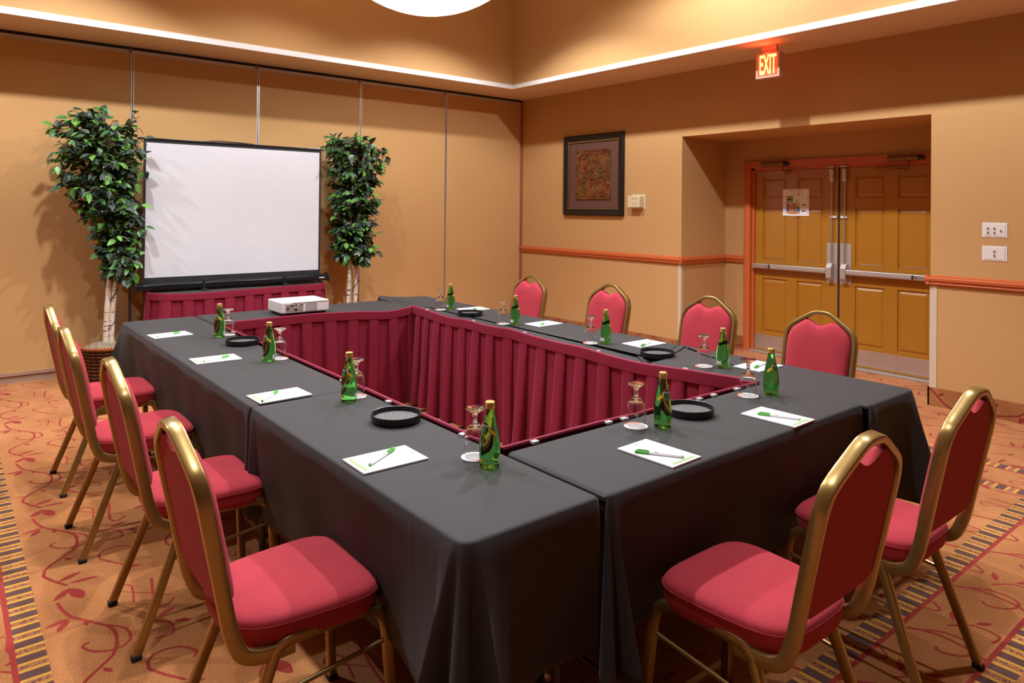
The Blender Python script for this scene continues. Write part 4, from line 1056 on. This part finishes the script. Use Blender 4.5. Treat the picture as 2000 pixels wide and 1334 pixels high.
            mx = Matrix(((ax.x*s_, yv.x*s_, zv.x*s_, base.x),(ax.y*s_, yv.y*s_, zv.y*s_, base.y),(ax.z*s_, yv.z*s_, zv.z*s_, base.z),(0,0,0,1)))
            wp = O+base; leaves.append(((wp-CAM).length, mi, mx))
    tw.build('twigs', TWIG, tr, 60)
    leaves.sort(key=lambda q: q[0])
    for dist, mi, mx in leaves[:300]:
        o = link('leaf', LEAFMESH[mi], tr); o.matrix_local = mx
    rest = [MB() for _ in range(1)]; mb = MB(); mats = []
    me = bpy.data.meshes.new('inner_leaves'); vs_, fs_, ms_ = [], [], []
    for dist, mi, mx in leaves[300:]:
        src = LEAFMESH[mi]; o_ = len(vs_)
        vs_ += [tuple(mx @ v.co) for v in src.vertices]
        for p_ in src.polygons: fs_.append(tuple(o_+i for i in p_.vertices)); ms_.append(mi)
    if vs_:
        me.from_pydata(vs_, [], fs_)
        for mt in LEAFM: me.materials.append(mt)
        for p_, mi in zip(me.polygons, ms_): p_.material_index = mi
        me.shade_smooth()
        o = link('inner_leaves', me, tr); o['kind'] = 'stuff'
    return tr, tips
EL = [(.88,-4.97,-.42,.12,.16),(1.05,-4.95,-.42,.17,.22),(1.3,-4.97,-.42,.21,.26),(1.55,-5.03,-.42,.27,.30),(1.75,-5.13,-.42,.38,.32),(2.0,-5.16,-.42,.41,.34),(2.2,-5.16,-.42,.40,.34),(2.38,-5.10,-.42,.26,.28)]
ta, tipsA = ficus('tall artificial ficus in woven basket left of the screen', -5.085, -.405, EL,
   [([(-5.085,-.42,.30),(-5.075,-.41,.6),(-5.06,-.40,.95),(-5.10,-.40,1.4),(-5.18,-.40,1.9),(-5.20,-.40,2.15)],.026),([(-5.04,-.43,.30),(-5.035,-.42,.55),(-5.01,-.41,.9),(-4.98,-.40,1.35),(-4.97,-.38,1.8),(-5.0,-.38,2.2)],.024),([(-5.05,-.37,.30),(-5.05,-.37,.7),(-5.08,-.37,1.2),(-5.07,-.36,1.8)],.020)], 5, 270, -.06, .9)
ER = [(.95,-2.74,-.42,.12,.15),(1.05,-2.70,-.42,.22,.22),(1.25,-2.72,-.42,.25,.24),(1.6,-2.70,-.42,.26,.26),(1.9,-2.70,-.42,.29,.28),(2.1,-2.70,-.42,.38,.30),(2.24,-2.70,-.42,.38,.28),(2.34,-2.78,-.42,.28,.24)]
tb, tipsB = ficus('tall artificial ficus right of the screen behind the tables', -2.75, -.41, ER,
   [([(-2.79,-.43,.30),(-2.785,-.43,.6),(-2.765,-.42,.95),(-2.76,-.41,1.5),(-2.80,-.40,2.05)],.024),([(-2.71,-.43,.30),(-2.70,-.43,.6),(-2.685,-.42,.95),(-2.69,-.41,1.5),(-2.65,-.40,2.1)],.024),([(-2.73,-.37,.30),(-2.73,-.37,.7),(-2.73,-.37,1.3),(-2.72,-.37,1.9)],.018)], 9, 260, -.06, .95)
# string lights wound on the trunks
WIREM = mat('dark_green_wire', (.008,.02,.012), .5)
def string_lights(label, sp, O, z0, z1, seed):
    rnd = random.Random(seed); pts = []
    zz = [q for q in sp if z0 <= q.z+O[2] <= z1]
    n_ = 60
    s_ = thing('string_lights', label, 'string lights', (0,0,0))
    for k in range(n_+1):
        f = k/n_; i = f*(len(zz)-1); i0 = min(int(i), len(zz)-2); q = zz[i0].lerp(zz[i0+1], i-i0); a = f*14+seed
        pts.append(Vector((O[0]+q.x+.030*math.cos(a), O[1]+q.y+.030*math.sin(a), q.z)))
    MB().tube(pts, .0035, 5).build('wire', WIREM, s_, 60)
    for k in range(4, n_, 9):
        q = pts[k]; d_ = Vector((rnd.uniform(.3,1), rnd.uniform(-1,0), rnd.uniform(-.2,.4))).normalized()
        MB().tube([q, q+d_*.028], .004, 6).build('bulb', CLIPM if k % 2 else WIREM, s_, 40)
string_lights('dark wire of small bulbs wound on left ficus trunk', tipsA[1], (-5.085,-.405,0), .36, .98, 1)
string_lights('dark wire of small bulbs wound on right ficus trunk', tipsB[1], (-2.75,-.41,0), .36, 1.0, 2)
